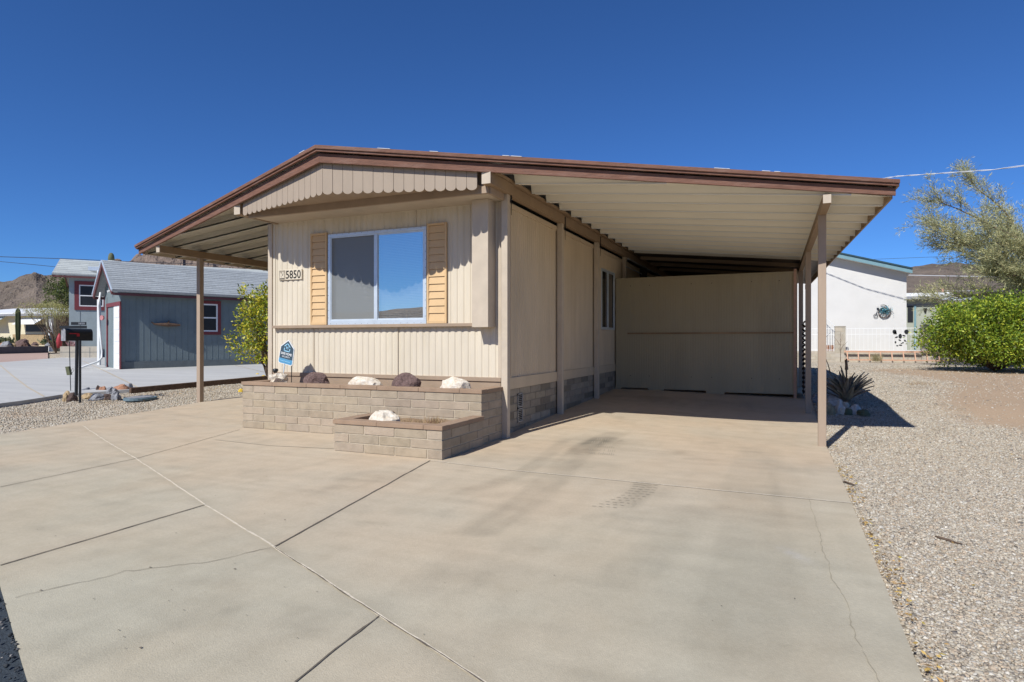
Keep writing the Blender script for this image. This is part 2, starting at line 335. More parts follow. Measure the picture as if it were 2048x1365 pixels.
# ------------------------------------------------------------------ concrete driveway slab
UL, UR = -10.06, .48
def ul(r): return -8.55 - .18 * min(r, 8.4)
def slab():
    du = .045; us = np.arange(UL, UR + .001, du); n = len(us); rows = 330
    front = 1.93 - .43 * (us + 3.89) + .03
    V = np.zeros((rows, n, 3))
    for i in range(rows):
        t = i / (rows - 1); t = t ** 1.25
        V[i, :, 1] = front + (20 - front) * t; rr_ = V[i, 0, 1]; l_ = ul(max(rr_, 4.2)); V[i, :, 0] = UR + (us - UR) * (UR - l_) / (UR - UL)
        V[i, :, 1] = (1.93 - .43 * (V[i, :, 0] + 3.89) + .03) * (1 - t) + 20 * t
    for i in range(rows):
        for j in range(n): V[i, j, 2] = zg(V[i, j, 0], V[i, j, 1])
    U, Rr = V[..., 0], V[..., 1]
    def fbm(a, b, sx, sy, seed):
        out = np.zeros(U.shape)
        for i in range(rows):
            for j in range(n):
                out[i, j] = noise.fractal(Vector((U[i, j] * sx, Rr[i, j] * sy, seed)), 1.0, 2.0, 4)
        return out
    n1 = fbm(0, 0, .35, .35, 1); n2 = fbm(0, 0, 1.6, 1.6, 7); n3 = fbm(0, 0, 7, 1.2, 11); n4 = fbm(0, 0, 1.0, 5, 5)
    warm = np.array([.535, .445, .325]); grey = np.array([.465, .43, .325]); dark = np.array([.17, .15, .11])
    wgt = 1 / (1 + np.exp(-((Rr - 3.6) * .9 + 2.2 * n1 - .55 * np.maximum(0, U + 2.0))))
    col = grey + (warm - grey) * wgt[..., None]
    n5 = fbm(0, 0, 5, 5, 17); n6 = fbm(0, 0, .8, 9, 23)
    col = col * (1 + .10 * n2 + .06 * n3 + .08 * n5 + .06 * n6)[..., None]; pk = np.clip(.5 + 1.2 * fbm(0, 0, .9, .7, 31), 0, 1)[..., None]; col = col * (1 - pk * np.array([-.03, .015, .05]))
    def stain(mask, k): 
        nonlocal col
        mk = np.clip(mask, 0, 1)[..., None] * k; col = col * (1 - mk) + dark * mk
    def blob(cx, cy, sx, sy, ang=0):
        c, s = math.cos(ang), math.sin(ang); x = (U - cx) * c + (Rr - cy) * s; y = -(U - cx) * s + (Rr - cy) * c
        return np.exp(-(x / sx) ** 2 - (y / sy) ** 2)
    # tyre arcs swept into the carport
    def arc(px, w, k, soft=.02, ripple=0):
        pts = [on_ground(*q) for q in px]; best = np.full(U.shape, 9.0); tt = np.zeros(U.shape)
        for a, b in zip(pts[:-1], pts[1:]):
            dx, dy = b.x - a.x, b.y - a.y; L2 = dx * dx + dy * dy
            t = np.clip(((U - a.x) * dx + (Rr - a.y) * dy) / L2, 0, 1)
            d = np.hypot(U - a.x - t * dx, Rr - a.y - t * dy); best = np.minimum(best, d)
        m_ = 1 - np.clip((best - w) / .06, 0, 1)
        if ripple: m_ = m_ * (.45 + .55 * (np.sin(best * 160) * .5 + .5))
        stain(m_ * (.65 + .6 * n3), k * 1.35)
    arc([(1230, 868), (1170, 895), (1130, 935), (1060, 1000), (960, 1060)], .12, .22)
    arc([(1215, 880), (1180, 892), (1160, 905)], .16, .42, ripple=1)
    arc([(1130, 880), (1090, 915), (1040, 950), (930, 985)], .06, .20)
    arc([(1290, 968), (1280, 990), (1250, 1010)], .07, .28)
    arc([(1390, 1020), (1370, 1050), (1340, 1080), (1250, 1150)], .12, .14)
    arc([(1520, 900), (1500, 985), (1510, 1130), (1480, 1300)], .2, .13)
    arc([(1420, 870), (1560, 930), (1600, 1050), (1640, 1300)], .1, .08)
    for (x, y, sx, sy, k) in ((1200, 885, .35, .3, .45), (1500, 985, .35, .2, .22), (1500, 1120, .3, .6, .10), (1360, 1180, .6, .4, .12), (1480, 1270, .7, .2, .09),
                              (1530, 880, .5, .4, .10), (1150, 930, .45, .35, .2), (380, 1225, .12, .3, .22), (460, 1225, .06, .1, .3), (130, 1228, .12, .08, .12), (1300, 830, 1.3, .6, .10), (1300, 800, 1.5, .7, .3), (1500, 810, .8, .5, .2),
                              (700, 1040, .25, .05, .1), (420, 1055, .05, .05, .2), (350, 1110, .3, .15, .08)):
        p = on_ground(x, y); stain(blob(p.x, p.y, sx, sy) * (.7 + 1.0 * n2 + .5 * n3), k * 1.35)
    stain(np.clip(n2 * n4 * 3 - .3, 0, 1), .16); stain(np.clip(n2 + n5 * .6 - .1, 0, 1), .10); stain(np.clip(n3 * 1.6 - .25, 0, 1) * np.clip(n1 + .4, 0, 1), .10)
    for px in ([(165, 852), (272, 918), (410, 1010), (548, 1095), (760, 1232), (1010, 1392)], [(548, 1095), (860, 922)], [(0, 1132), (412, 1010)], [(590, 1366), (760, 1232)], [(0, 975), (272, 918)]): arc(px, .012, .10)
    # dusty pale streak + spots
    for (x, y, s) in ((1590, 1110, .05),):
        p = on_ground(x, y); mk = (blob(p.x, p.y, .03, .12, .6))[..., None] * .28; col = col * (1 - mk) + np.array([.5, .5, .52]) * mk
    Fc = []
    idx = lambda i, j: i * n + j
    for i in range(rows - 1):
        for j in range(n - 1): Fc.append((idx(i, j), idx(i, j + 1), idx(i + 1, j + 1), idx(i + 1, j)))
    verts = V.reshape(-1, 3).tolist(); cols = np.clip(col, .02, 1).reshape(-1, 3)
    # skirts (edge thickness)
    b = len(verts); extra = []
    edge = [idx(0, j) for j in range(n)] + [idx(i, n - 1) for i in range(rows)] + [idx(rows - 1, j) for j in range(n - 1, -1, -1)] + [idx(i, 0) for i in range(rows - 1, -1, -1)]
    for k, e in enumerate(edge):
        p = verts[e]; extra.append([p[0], p[1], p[2] - .12])
    cols = np.vstack([cols, cols[edge] * .8]); verts += extra
    for k in range(len(edge) - 1): Fc.append((edge[k + 1], edge[k], b + k, b + k + 1))
    me = bpy.data.meshes.new('driveway'); me.from_pydata(verts, [], Fc)
    ca = me.color_attributes.new('Col', 'FLOAT_COLOR', 'POINT')
    ca.data.foreach_set('color', np.hstack([cols, np.ones((len(cols), 1))]).astype('f').ravel())
    me.materials.append(M['concrete'])
    o = bpy.data.objects.new('driveway', me); C.objects.link(o); tag(o, kind='structure'); return o
DRIVE = slab()
def strip(px, w, m, name, jit=.0, dz=.004, parent=None, seed=0, wj=.3):
    pts = [on_ground(x, y) for x, y in px]; out = []
    for a, b in zip(pts[:-1], pts[1:]):
        k = max(2, int((b - a).length / .04))
        out += [a.lerp(b, i / k) for i in range(k)]
    out.append(pts[-1]); P = []
    for i, p in enumerate(out):
        t = (out[min(i + 1, len(out) - 1)] - out[max(0, i - 1)]); t = Vector((t.x, t.y)).normalized(); nn = Vector((-t.y, t.x))
        o = jit * noise.noise(Vector((i * .11, seed, 0))) + jit * .4 * noise.noise(Vector((i * .6, seed, 4)))
        ww = w * (1 + wj * noise.noise(Vector((i * .35, seed, 9))) * 1.5)
        a, b = (p.x + nn.x * (o + ww / 2), p.y + nn.y * (o + ww / 2)), (p.x + nn.x * (o - ww / 2), p.y + nn.y * (o - ww / 2))
        P.append([(*b, zg(*b) + dz), (*a, zg(*a) + dz)])
    mb = MB().grid(P); o = mb.build(name, m, parent or DRIVE); return o
J1 = [(165, 852), (272, 918), (410, 1010), (548, 1095), (760, 1232), (1010, 1392)]
strip(J1, .013, M['joint'], 'joint', .009, seed=1, wj=.6)
strip([(550, 1097), (650, 1163), (760, 1234), (1010, 1394)], .006, M['crack'], 'crack', .008, .006, seed=2, wj=1.2)
strip([(0, 975), (272, 918), (480, 860)], .008, M['crack'], 'crack', .01, seed=3)
strip([(0, 1132), (412, 1010)], .011, M['crack'], 'crack', .008, seed=4)
strip([(30, 1197), (180, 1165), (250, 1143), (400, 1127), (548, 1095)], .0035, M['crack'], 'crack', .05, seed=5, wj=1)
strip([(548, 1095), (860, 922)], .011, M['crack'], 'crack', .006, seed=6)
strip([(860, 922), (1010, 940), (1300, 968), (1702, 1007)], .016, M['joint'], 'joint', .006, seed=7)
strip([(590, 1366), (660, 1308), (760, 1232)], .009, M['crack'], 'crack', .008, seed=8, wj=1)
strip([(1619, 1000), (1640, 1082), (1682, 1193), (1723, 1296), (1760, 1370)], .003, mat('faint_crack', (.34, .30, .22), .9), 'crack', .03, seed=9, wj=1)
strip([(430, 880), (540, 892), (668, 898)], .02, mat('faint_joint', (.47, .40, .3), .9), 'joint', .01, seed=10)
# tyre tread print and scuffs on the slab
TM = mat('tyre_mark', (.37, .325, .245), .9, .12, 30)
mb = MB(); rnd = random.Random(2)
def smear(p, d, L_, w_):
    d = d.normalized(); n = Vector((-d.y, d.x, 0)) * w_ / 2; mb.poly([(q.x, q.y, zg(q.x, q.y) + .0035) for q in (p - n, p + d * L_ - n, p + d * L_ + n, p + n)][::1])
for k in range(11):
    t_ = k / 10; x0 = 1292 - 6 * t_ ** 2 * 8; y0 = 969 + 44 * t_
    for c in range(4):
        p = on_ground(x0 - 26 + c * 14 - 34 * t_ ** 1.5, y0 + c * .8); smear(p, Vector((1, .25 - .5 * (c % 2), 0)), rnd.uniform(.035, .055) * (1 - .4 * t_), .008)
for k in range(13):
    for c in range(5):
        p0 = on_ground(1176 + k * 4.2 + 2.5 * c, 908 - c * 7 + k * .3)
        if rnd.random() < .85: smear(p0, on_ground(1176 + k * 4.2 + 2.5 * (c + 1), 908 - (c + 1) * 7) - p0, rnd.uniform(.09, .17), .006)
mb.build('tyre_marks', TM, DRIVE)
# small spots of dirt on the slab, as one mesh of the driveway
mb = MB()
for i in range(95):
    x, y = 20 + 680 * random.random() ** 1.6, random.uniform(900, 1350)
    if i > 70: x, y = random.uniform(700, 1650), random.uniform(900, 1340)
    p = on_ground(x, y)
    if p.x < ul(p.y) or p.y < 2.1 - .43 * (p.x + 3.89): continue
    s = random.uniform(.002, .006) * (1.3 if i < 12 else .75); n_ = 6
    mb.poly([(p.x + s * math.cos(a) * random.uniform(.6, 1.3), p.y + s * math.sin(a) * random.uniform(.6, 1.3), p.z + .005) for a in [k * 2 * math.pi / n_ for k in range(n_)]])
mb.build('spots', M['crack'], DRIVE)

# ------------------------------------------------------------------ the mobile home
U0, U1 = -7.19, -3.34             # front wall
RF = 7.30                         # front wall plane
RB = 21.5
UC = -5.235                       # ridge; the gable comes to a shallow prow under it
def top(u): return 3.633 - (.112 * (UC - u) if u < UC else .0993 * (u - UC))
def rk(u): return 6.01 + .297 * abs(u - UC)
def uR(r): return 1.1376 - .036 * (r - 7.9)
HOME = empty('mobile_home', (-5.26, 7.3, 0), 'beige mobile home with brown gable roof spreading over a carport and a side awning', 'mobile home')
def corr(mb, p0, p1, z0, z1, out, pitch=.1, dep=.009, flat=.55):
    """vertical ribbed sheet from p0 to p1 (xy), bulging towards out"""
    p0, p1, out = Vector(p0), Vector(p1), Vector(out); L = (p1 - p0).length; d = (p1 - p0) / L
    prof = []; x = 0
    while x < L:
        for t, h in ((0, 0), (flat / 2, .25), (flat, 0), (flat + .12, -1), (.88, -1)):
            if x + t * pitch < L: prof.append((x + t * pitch, h * dep))
        x += pitch
    prof.append((L, 0)); P0 = []; P1 = []
    for x, h in prof:
        q = p0 + d * x + out * h
        P0.append((q.x, q.y, z0)); P1.append((q.x, q.y, z1))
    if Vector((d.x, d.y, 0)).cross(Vector((0, 0, 1))).dot(Vector((out.x, out.y, 0))) > 0: mb.grid([P0, P1])
    else: mb.grid([P1, P0])
    return mb
# dark core closes the body
mb = MB(); mb.box(U0 + .05, U1 - .08, RF + .13, RB - .05, .05, 3.05); mb.build('inner_body', M['dark'], HOME)
WX0, WX1, WZ0, WZ1 = -6.13, -4.455, 1.475, 2.80
mb = MB()
corr(mb, (U0, RF), (U1 - .04, RF), .765, 1.435, (0, -1)); corr(mb, (U0, RF), (WX0, RF), 1.435, 3.05, (0, -1))
corr(mb, (WX1, RF), (U1 - .04, RF), 1.435, 3.05, (0, -1)); corr(mb, (WX0, RF), (WX1, RF), WZ1, 3.05, (0, -1))
mb.box(U0, U1 - .04, RF + .012, RF + .02, .62, WZ0); mb.build('front_wall', M['siding'], HOME)
mb = MB()
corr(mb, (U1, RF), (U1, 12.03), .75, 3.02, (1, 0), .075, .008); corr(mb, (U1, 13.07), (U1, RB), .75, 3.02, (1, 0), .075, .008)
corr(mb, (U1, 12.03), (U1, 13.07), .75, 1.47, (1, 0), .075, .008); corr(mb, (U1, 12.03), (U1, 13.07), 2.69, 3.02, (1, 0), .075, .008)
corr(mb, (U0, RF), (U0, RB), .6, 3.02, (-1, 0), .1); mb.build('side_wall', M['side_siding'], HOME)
mb = MB(); mb.box(U1 - .03, U1 + .022, RF + .1, RB, .60, .752); mb.box(U1 - .03, U1 + .018, RF + .1, RB, 3.0, 3.07)
for r in (7.5, 9.5, 11.6): mb.box(U1, U1 + .02, r + .04, r + .075, .752, 3.0)
mb.build('wall_trim', M['side_siding'], HOME, bevel=.003)
def blocks(mbB, p0, p1, z0, n, L, H, out, seed=0, dark=0, thick=.1, off0=0):
    rnd = random.Random(seed); p0, p1, out = Vector((*p0, 0)), Vector((*p1, 0)), Vector((*out, 0)); T = (p1 - p0).length; d = (p1 - p0) / T
    j = .014
    for c in range(n):
        x = -((c + off0) % 2) * L / 2
        while x < T - .01:
            a, b = max(0, x), min(T, x + L)
            if b - a > .03:
                g = rnd.uniform(.9, 1.08) * (rnd.choice([.65, 1, 1, 1.1]) if dark else 1); mbB.col = (g * rnd.uniform(.99, 1.02), g, g * rnd.uniform(.96, 1.03))
                a2 = a + (j / 2 if a > 0 else 0); b2 = b - (j / 2 if b < T else 0); pr = rnd.uniform(0, .003)
                q = p0 + d * a2 + Vector((0, 0, z0 + c * H + j / 2)) + out * pr
                mbB.obox(q, d * (b2 - a2), -out * (thick + pr), Vector((0, 0, H - j)))
            x += L
    mbB.col = (1, 1, 1)
mb = MB(); blocks(mb, (U1, RF - .02), (U1, RB), -.02, 6, .406, .1035, (1, 0), 5, 1, .06)
sk = mb.build('skirting', M['skirt'], HOME)
MB().box(U1 - .3, U1 - .006, RF - .02, RB, -.1, .6).build('mortar', mat('skirt_mortar', (.27, .24, .19), .9, .1, 20), sk)
# vent in the skirting
vr0, vr1 = 7.80, 7.98
mb = MB()
for (z0, z1) in ((.13, .315), (.33, .52)):
    for a in ((vr0, vr0 + .015, z0, z1), (vr1 - .015, vr1, z0, z1), (vr0, vr1, z0, z0 + .015), (vr0, vr1, z1 - .015, z1)):
        mb.box(U1 - .01, U1 + .014, a[0], a[1], a[2], a[3])
    for k in range(6): z = z0 + .025 + k * .025; mb.box(U1 - .004, U1 + .009, vr0 + .01, vr1 - .01, z, z + .006)
v = mb.build('skirting_vent', M['steel'], HOME)
MB().box(U1 - .02, U1 + .0045, vr0, vr1, .13, .52).build('vent_backing', M['dark'], v)
# base board, ledge, corner trims, soffit
mb = MB(); mb.box(U0, U1, RF - .03, RF + .01, .715, .768); mb.box(U0, U1 - .01, RF - .012, RF + .012, .6, .715); mb.build('base_board', M['taupe'], HOME, bevel=.003)
mb = MB(); mb.box(U0 + .03, -3.655, RF - .07, RF + .02, 1.432, 1.475); mb.build('window_ledge', M['taupe'], HOME, bevel=.004)
mb = MB(); mb.box(U0 - .095, U0 - .015, RF - .03, RF + .08, .2, 3.04); mb.build('corner_trim', M['light_trim'], HOME, bevel=.004)
mb = MB(); mb.box(U1 - .045, U1 + .0, RF - .02, RF + .05, .715, 3.04); mb.build('corner_trim', M['light_trim'], HOME, bevel=.004)
mb = MB(); mb.box(U0 - .01, U0 + .035, RF - .012, RF + .03, .768, 3.04); mb.build('corner_trim', M['siding'], HOME, bevel=.003)
mb = MB(); mb.box(-7.12, -3.30, 6.775, RF + .02, 3.04, 3.06); mb.build('soffit', M['light_trim'], HOME)
mb = MB(); mb.box(-7.14, -3.28, 6.755, 6.80, 3.025, 3.125); mb.box(-7.14, -7.1, 6.8, RF, 3.025, 3.125); mb.box(-3.3, -3.26, 6.8, 7.2, 3.025, 3.16)
mb.box(-7.12, -3.3, 6.80, 6.84, 3.125, 3.40); mb.build('soffit_band', M['taupe'], HOME, bevel=.004)
mb = MB()
for (u0, a, b) in ((-4.93, .768, 1.43), (-4.63, 2.8, 3.04), (-6.41, .768, 1.43)): MB().box(u0, u0 + .005, RF - .009, RF, a, b).build('panel_seam', M['light_trim'], HOME)
# duct box at the right of the front wall
mb = MB(); mb.box(-3.655, -3.425, 7.07, RF - .004, 1.415, 3.038); mb.build('wall_duct', M['light_trim'], HOME, bevel=.004)
# window
WIN = MB(); fr = .045
for a in ((WX0, WX1, WZ0, WZ0 + fr + .02), (WX0, WX1, WZ1 - fr, WZ1)): WIN.box(a[0], a[1], RF - .028, RF + .03, a[2], a[3])
for a in ((WX0, WX0 + fr), (WX1 - fr, WX1)): WIN.box(a[0], a[1], RF - .0275, RF + .03, WZ0 + fr + .02, WZ1 - fr)
win = WIN.build('window', M['alu'], HOME, bevel=.003)
xm = -5.29; zb, zt = WZ0 + fr + .02, WZ1 - fr
mb = MB(); mb.box(xm - .028, xm + .028, RF - .022, RF + .02, zb, zt)
mb.box(xm + .028, WX1 - fr, RF - .012, RF + .01, zb, zb + .018); mb.box(xm + .028, WX1 - fr, RF - .012, RF + .01, zt - .018, zt)
mb.box(WX1 - fr - .018, WX1 - fr, RF - .012, RF + .01, zb + .018, zt - .018)
mb.box(WX0 + fr, xm - .028, RF - .02, RF - .008, zb, zb + .015); mb.box(WX0 + fr, xm - .028, RF - .02, RF - .008, zt - .015, zt); mb.box(WX0 + fr, WX0 + fr + .015, RF - .02, RF - .008, zb + .015, zt - .015)
mb.build('window_frame', M['alu'], win, bevel=.002)
MB().poly([(xm, RF, zb), (WX1 - fr, RF, zb), (WX1 - fr, RF, zt), (xm, RF, zt)]).build('pane', M['glass'], win)
MB().poly([(WX0 + fr, RF + .012, zb), (xm, RF + .012, zb), (xm, RF + .012, zt), (WX0 + fr, RF + .012, zt)]).build('pane', M['glass_dark'], win)
MB().poly([(WX0 + fr, RF - .011, zb), (xm, RF - .011, zb), (xm, RF - .011, zt), (WX0 + fr, RF - .011, zt)]).build('insect_screen', M['screen'], win)
mb = MB()
for i in range(140):
    cx_, cz_ = random.choice(((-5.72, 2.27), (-5.62, 2.2), (-5.44, 2.22), (-5.5, 2.05), (-5.8, 2.1))); x, z = random.gauss(cx_, .035), random.gauss(cz_, .10); w2 = random.uniform(.008, .035)
    if zb < z < 2.45: mb.box(x, x + w2, RF + .0125, RF + .0135, z, z + random.uniform(.004, .014))
fm = mb.build('peeling_film', mat('film', (.85, .85, .85), .8), win); fm['kind'] = 'stuff'
mb = MB(); z = zb
while z < zt: mb.poly([(WX0 + .02, RF + .055, z), (WX1 - .02, RF + .055, z), (WX1 - .02, RF + .072, z + .021), (WX0 + .02, RF + .072, z + .021)]); z += .0225
mb.build('window_blind', M['blind'], win)
mb = MB()
rows = [(WX0 + .05 + k * .11) for k in range(15)]
SCR = [(x, z) for x in rows for z in (WZ1 - .014, WZ0 + .012)] + [(x, WZ0 + .1 + k * .11) for k in range(11) for x in (WX0 + .008, WX1 - .014)]
for x, z in SCR: MB().box(x, x + .006, RF - .031, RF - .027, z, z + .006).build('screw', M['black'], win)
# shutters
for (a, b) in ((-6.45, -6.145), (-4.44, -4.135)):
    mb = MB(); z0, z1 = 1.478, 2.83; y = RF - .012; w_ = .028
    mb.box(a, a + w_, y - .028, y, z0, z1); mb.box(b - w_, b, y - .028, y, z0, z1)
    mb.box(a + w_, b - w_, y - .028, y, z0, z0 + .04); mb.box(a + w_, b - w_, y - .028, y, z1 - .03, z1)
    sh = mb.build('shutter', M['shutter'], HOME, bevel=.003); mb = MB(); n = 13; h = (z1 - z0 - .07) / n; dz_ = .018
    for k in range(n):
        z = z0 + .04 + k * h
        mb.hexa([(a + w_, y - .022, z), (b - w_, y - .022, z), (b - w_, y - .002, z), (a + w_, y - .002, z), (a + w_, y - .008, z + h - .004), (b - w_, y - .008, z + h - .004), (b - w_, y - .002, z + h - .004), (a + w_, y - .002, z + h - .004)])
    mb.build('louvers', M['shutter'], sh)
# scalloped gable, folded forward to a shallow prow under the ridge
uA, uB = -7.185, -3.375
def gr(u): return rk(u) + .105
mb = MB()
def board(a, b):
    g = .0022; a += g; b -= g; n = 10; pts = []; c = (a + b) / 2; hw = (b - a) / 2; h = .046; off = random.uniform(-.0015, .0015)
    for i in range(n + 1):
        an = math.pi + math.pi * i / n; x = c + hw * math.cos(an); pts.append((x, gr(x) + off, 3.05 + h + h * math.sin(an)))
    pts.append((b, gr(b) + off, top(b) - .14)); pts.append((a, gr(a) + off, top(a) - .14)); mb.prism(pts, (0, .016, 0))
for i in range(15): board(UC + i * (uB - UC) / 15, UC + (i + 1) * (uB - UC) / 15); board(uA + i * (UC - uA) / 15, uA + (i + 1) * (UC - uA) / 15)
mb.build('scalloped_gable', M['scallop'], HOME)
mb = MB()
for (a, b) in ((uA + .05, UC), (UC, uB - .05)): mb.prism([(a, gr(a) + .03, 3.13), (b, gr(b) + .03, 3.13), (b, gr(b) + .03, top(b) - .16), (a, gr(a) + .03, top(a) - .16)], (0, .01, 0))
mb.build('gable_backing', M['taupe'], HOME)
MB().prism([(uA, 6.80, 3.12), (uB, 6.80, 3.12), (uB - .03, gr(uB) + .03, 3.12), (UC, gr(UC) + .03, 3.12), (uA + .03, gr(uA) + .03, 3.12)], (0, 0, .01)).build('prow_soffit', M['taupe'], HOME)
# roof sheet, rake boards
UE = -10.89; UEr = 1.1376
def rakeband(d0, d1, o0, o1, m, name, ext=0, back=None, bevel=.003):
    """strip between depths d0,d1 (at the ridge / at the eave) under the roof top, o0..o1 behind the rake line"""
    for (a, b) in ((UE - ext, UC), (UC, UEr + ext)):
        za0, za1 = (d0[1], d1[1]) if b == UC else (d0[0], d1[0]); zb0, zb1 = (d0[0], d1[0]) if b == UC else (d0[1], d1[1])
        ya, yb = (rk(a) + o1, rk(b) + o1) if back is None else (back, back); bb = b if back is None or b == UC else uR(back) + ext
        MB().hexa([(a, rk(a) + o0, top(a) - za1), (b, rk(b) + o0, top(b) - zb1), (bb, yb, top(bb) - zb1), (a, ya, top(a) - za1), (a, rk(a) + o0, top(a) - za0), (b, rk(b) + o0, top(b) - zb0), (bb, yb, top(bb) - zb0), (a, ya, top(a) - za0)]).build(name, m, HOME, bevel=bevel)
rakeband((0, 0), (.026, .026), 0, 0, M['roof_top'], 'roof', 0, RB)
rakeband((.002, .002), (.046, .044), -.03, -.003, M['fascia'], 'rake_board', .012)
rakeband((.048, .046), (.076, .072), -.012, .02, M['fascia'], 'rake_board', .004)
rakeband((.088, .084), (.2, .165), .04, .075, M['fascia'], 'rake_board', -.02)
# eave boards on both long edges
MB().box(UE - .01, UE + .015, rk(UE) + .02, RB, top(UE) - .08, top(UE) + .001).build('eave_board', M['beam'], HOME)
MB().box(UE + .03, UE + .05, rk(UE) + .09, RB, top(UE) - .15, top(UE) - .05).build('eave_board', M['beam'], HOME)
MB().box(UE + .10, UE + .12, rk(UE) + .10, RB, top(UE) - .165, top(UE) - .03).build('eave_board', M['light_trim'], HOME)
def eb(d0, o, dz0, dz1):
    r0, r1 = rk(UEr) + d0, RB; a, b = uR(r0) + o, uR(r1) + o; t0 = top(UEr)
    MB().hexa([(a - .012, r0, t0 - dz1), (a + .012, r0, t0 - dz1), (b + .012, r1, t0 - dz1 + .04), (b - .012, r1, t0 - dz1 + .04), (a - .012, r0, t0 - dz0), (a + .012, r0, t0 - dz0), (b + .012, r1, t0 - dz0 + .04), (b - .012, r1, t0 - dz0 + .04)]).build('eave_board', M['beam'], HOME)
eb(.02, 0, -.001, .07); eb(.1, -.05, .05, .185)
# flaking white coating along the rake
u = UE
while u < 1.05:
    L_ = random.uniform(.03, .15)
    if noise.noise(Vector((u * 2.2, 0, 1))) > (.1 if u > -5.6 and u < -4 or u > -.8 else .26):
        a, b = u, min(u + L_, 1.1)
        if not (a < UC < b): MB().hexa([(a, rk(a) - .034, top(a) - .003), (b, rk(b) - .034, top(b) - .002), (b, rk(b) + .2, top(b) + .001), (a, rk(a) + .2, top(a) + .001), (a, rk(a) - .034, top(a) + .003), (b, rk(b) - .034, top(b) + .003), (b, rk(b) + .2, top(b) + .004), (a, rk(a) + .2, top(a) + .004)]).build('roof_coating', M['white_coat'], HOME)
    u += L_ + random.uniform(0, .1)
# ceiling pans under the carport and the awning
def pans(side, d, name, pitch=.56, rise=.05, web=.012):
    mb = MB(); r = 6.70
    while r < (14.0 if side > 0 else RB - pitch):
        prof = [(r, 0), (r + .15, 0), (r + .16, rise), (r + pitch - web, rise), (r + pitch - .004, .004), (r + pitch - .004, -.006), (r + pitch, 0)]
        for (ra, ha), (rb, hb) in zip(prof[:-1], prof[1:]):
            def lim(x):
                q = (x - 6.09) / .297
                return (-3.14, min(uR(x) - .05, UC + q)) if side > 0 else (max(UE + .04, UC - q), -7.2)
            (a0, a1), (b0, b1) = lim(ra), lim(rb)
            if a1 <= a0 or b1 <= b0: continue
            mb.poly([(a0, ra, top(a0) - d + ha), (b0, rb, top(b0) - d + hb), (b1, rb, top(b1) - d + hb), (a1, ra, top(a1) - d + ha)])
        a, b = lim(r + .006)
        if b > a: MB().hexa([(a, r - .001, top(a) - d - .020), (b, r - .001, top(b) - d - .020), (b, r + .011, top(b) - d - .020), (a, r + .011, top(a) - d - .020), (a, r - .001, top(a) - d - .007), (b, r - .001, top(b) - d - .007), (b, r + .011, top(b) - d - .001), (a, r + .011, top(a) - d - .001)]).build('bright_edge_strip', M['white_paint'], HOME) if not a < UC < b else None  # whiter strip per pan edge: the bright line of light is put into its colour
        r += pitch
    return mb.build(name, M['pan'], HOME)
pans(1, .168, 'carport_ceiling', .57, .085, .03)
MB().hexa([(-3.14, 14.12, top(-3.14) - .19), (.3, 14.12, top(.3) - .19), (.3, RB - .2, top(.3) - .19), (-3.14, RB - .2, top(-3.14) - .19), (-3.14, 14.12, top(-3.14) - .03), (.3, 14.12, top(.3) - .03), (.3, RB - .2, top(.3) - .03), (-3.14, RB - .2, top(-3.14) - .03)]).build('storage_ceiling', mat('dark_ceiling', (.12, .095, .07), .9, .2, 2), HOME)  # ceiling past the back wall made dark brown all over
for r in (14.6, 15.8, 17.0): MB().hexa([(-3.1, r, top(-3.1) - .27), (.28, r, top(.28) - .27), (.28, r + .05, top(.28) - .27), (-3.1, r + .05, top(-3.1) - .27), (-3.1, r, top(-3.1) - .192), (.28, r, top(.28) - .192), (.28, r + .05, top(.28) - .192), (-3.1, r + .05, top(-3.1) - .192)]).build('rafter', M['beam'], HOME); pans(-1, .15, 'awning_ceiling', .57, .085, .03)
# beams and posts
mb = MB(); mb.box(-3.31, -3.19, 6.66, 7.36, 3.11, 3.25); mb.box(-3.31, -3.22, 7.36, RB, 3.11, 3.25); mb.box(-3.30, -3.17, 6.75, RB, 3.252, 3.29)
mb.build('header_beam', M['beam'], HOME, bevel=.004)
mb = MB(); mb.box(-7.36, -7.24, 6.70, RB, 3.08, 3.24); mb.build('header_beam', M['beam'], HOME, bevel=.004)
MB().obox((.392, 7.755, 2.773), (.085, 0, 0), (-.2, 13.2, 0), (0, 0, .10)).build('carport_beam', M['beam'], HOME, bevel=.004)
MB().box(-10.145, -10.055, 7.54, 21, 2.80, 2.925).build('awning_beam', M['beam'], HOME, bevel=.004)
for a in ((.394, .475, 7.75, 2.775, 2.87), (-10.142, -10.058, 7.535, 2.802, 2.922), (-3.308, -3.192, 6.655, 3.112, 3.248), (-7.358, -7.242, 6.695, 3.082, 3.238)):
    MB().box(a[0], a[1], a[2] - .002, a[2] + .003, a[3], a[4]).build('lit_beam_end', M['light_trim'], HOME)  # thin end plates lighter than the beams: sunlight on them painted as colour
def post(u, r, zt, s=.085, m='post'):
    mb = MB(); z0 = zg(u, r) - .01; mb.box(u - s / 2, u + s / 2, r - s / 2, r + s / 2, z0, zt); o = mb.build('post', M[m], HOME, bevel=.005); return o
post(.42, 8.49, 2.774, .089); post(.372, 11.82, 2.774, .089); post(.33, 15.1, 2.774, .089)
post(-10.1, 8.40, 2.801, .089)
for u, r in ((-10.1, 13.0), (-10.1, 18.0)): post(u, r, 2.801, .089)
post(-3.268, 7.262, 3.112, .088, 'light_trim')
for r in (9.41, 11.5, 13.75): post(-3.275, r, 3.112, .085, 'light_trim')
# small gusset brackets on the posts
for r in (7.262, 9.41, 11.5): MB().prism([(-3.222, r + .05, 3.09), (-3.222, r + .075, 3.09), (-3.222, r + .07, 2.86)], (.006, 0, 0)).box(-3.222, -3.212, r + .045, r + .078, 3.05, 3.23).build('bracket', M['dark'], HOME)
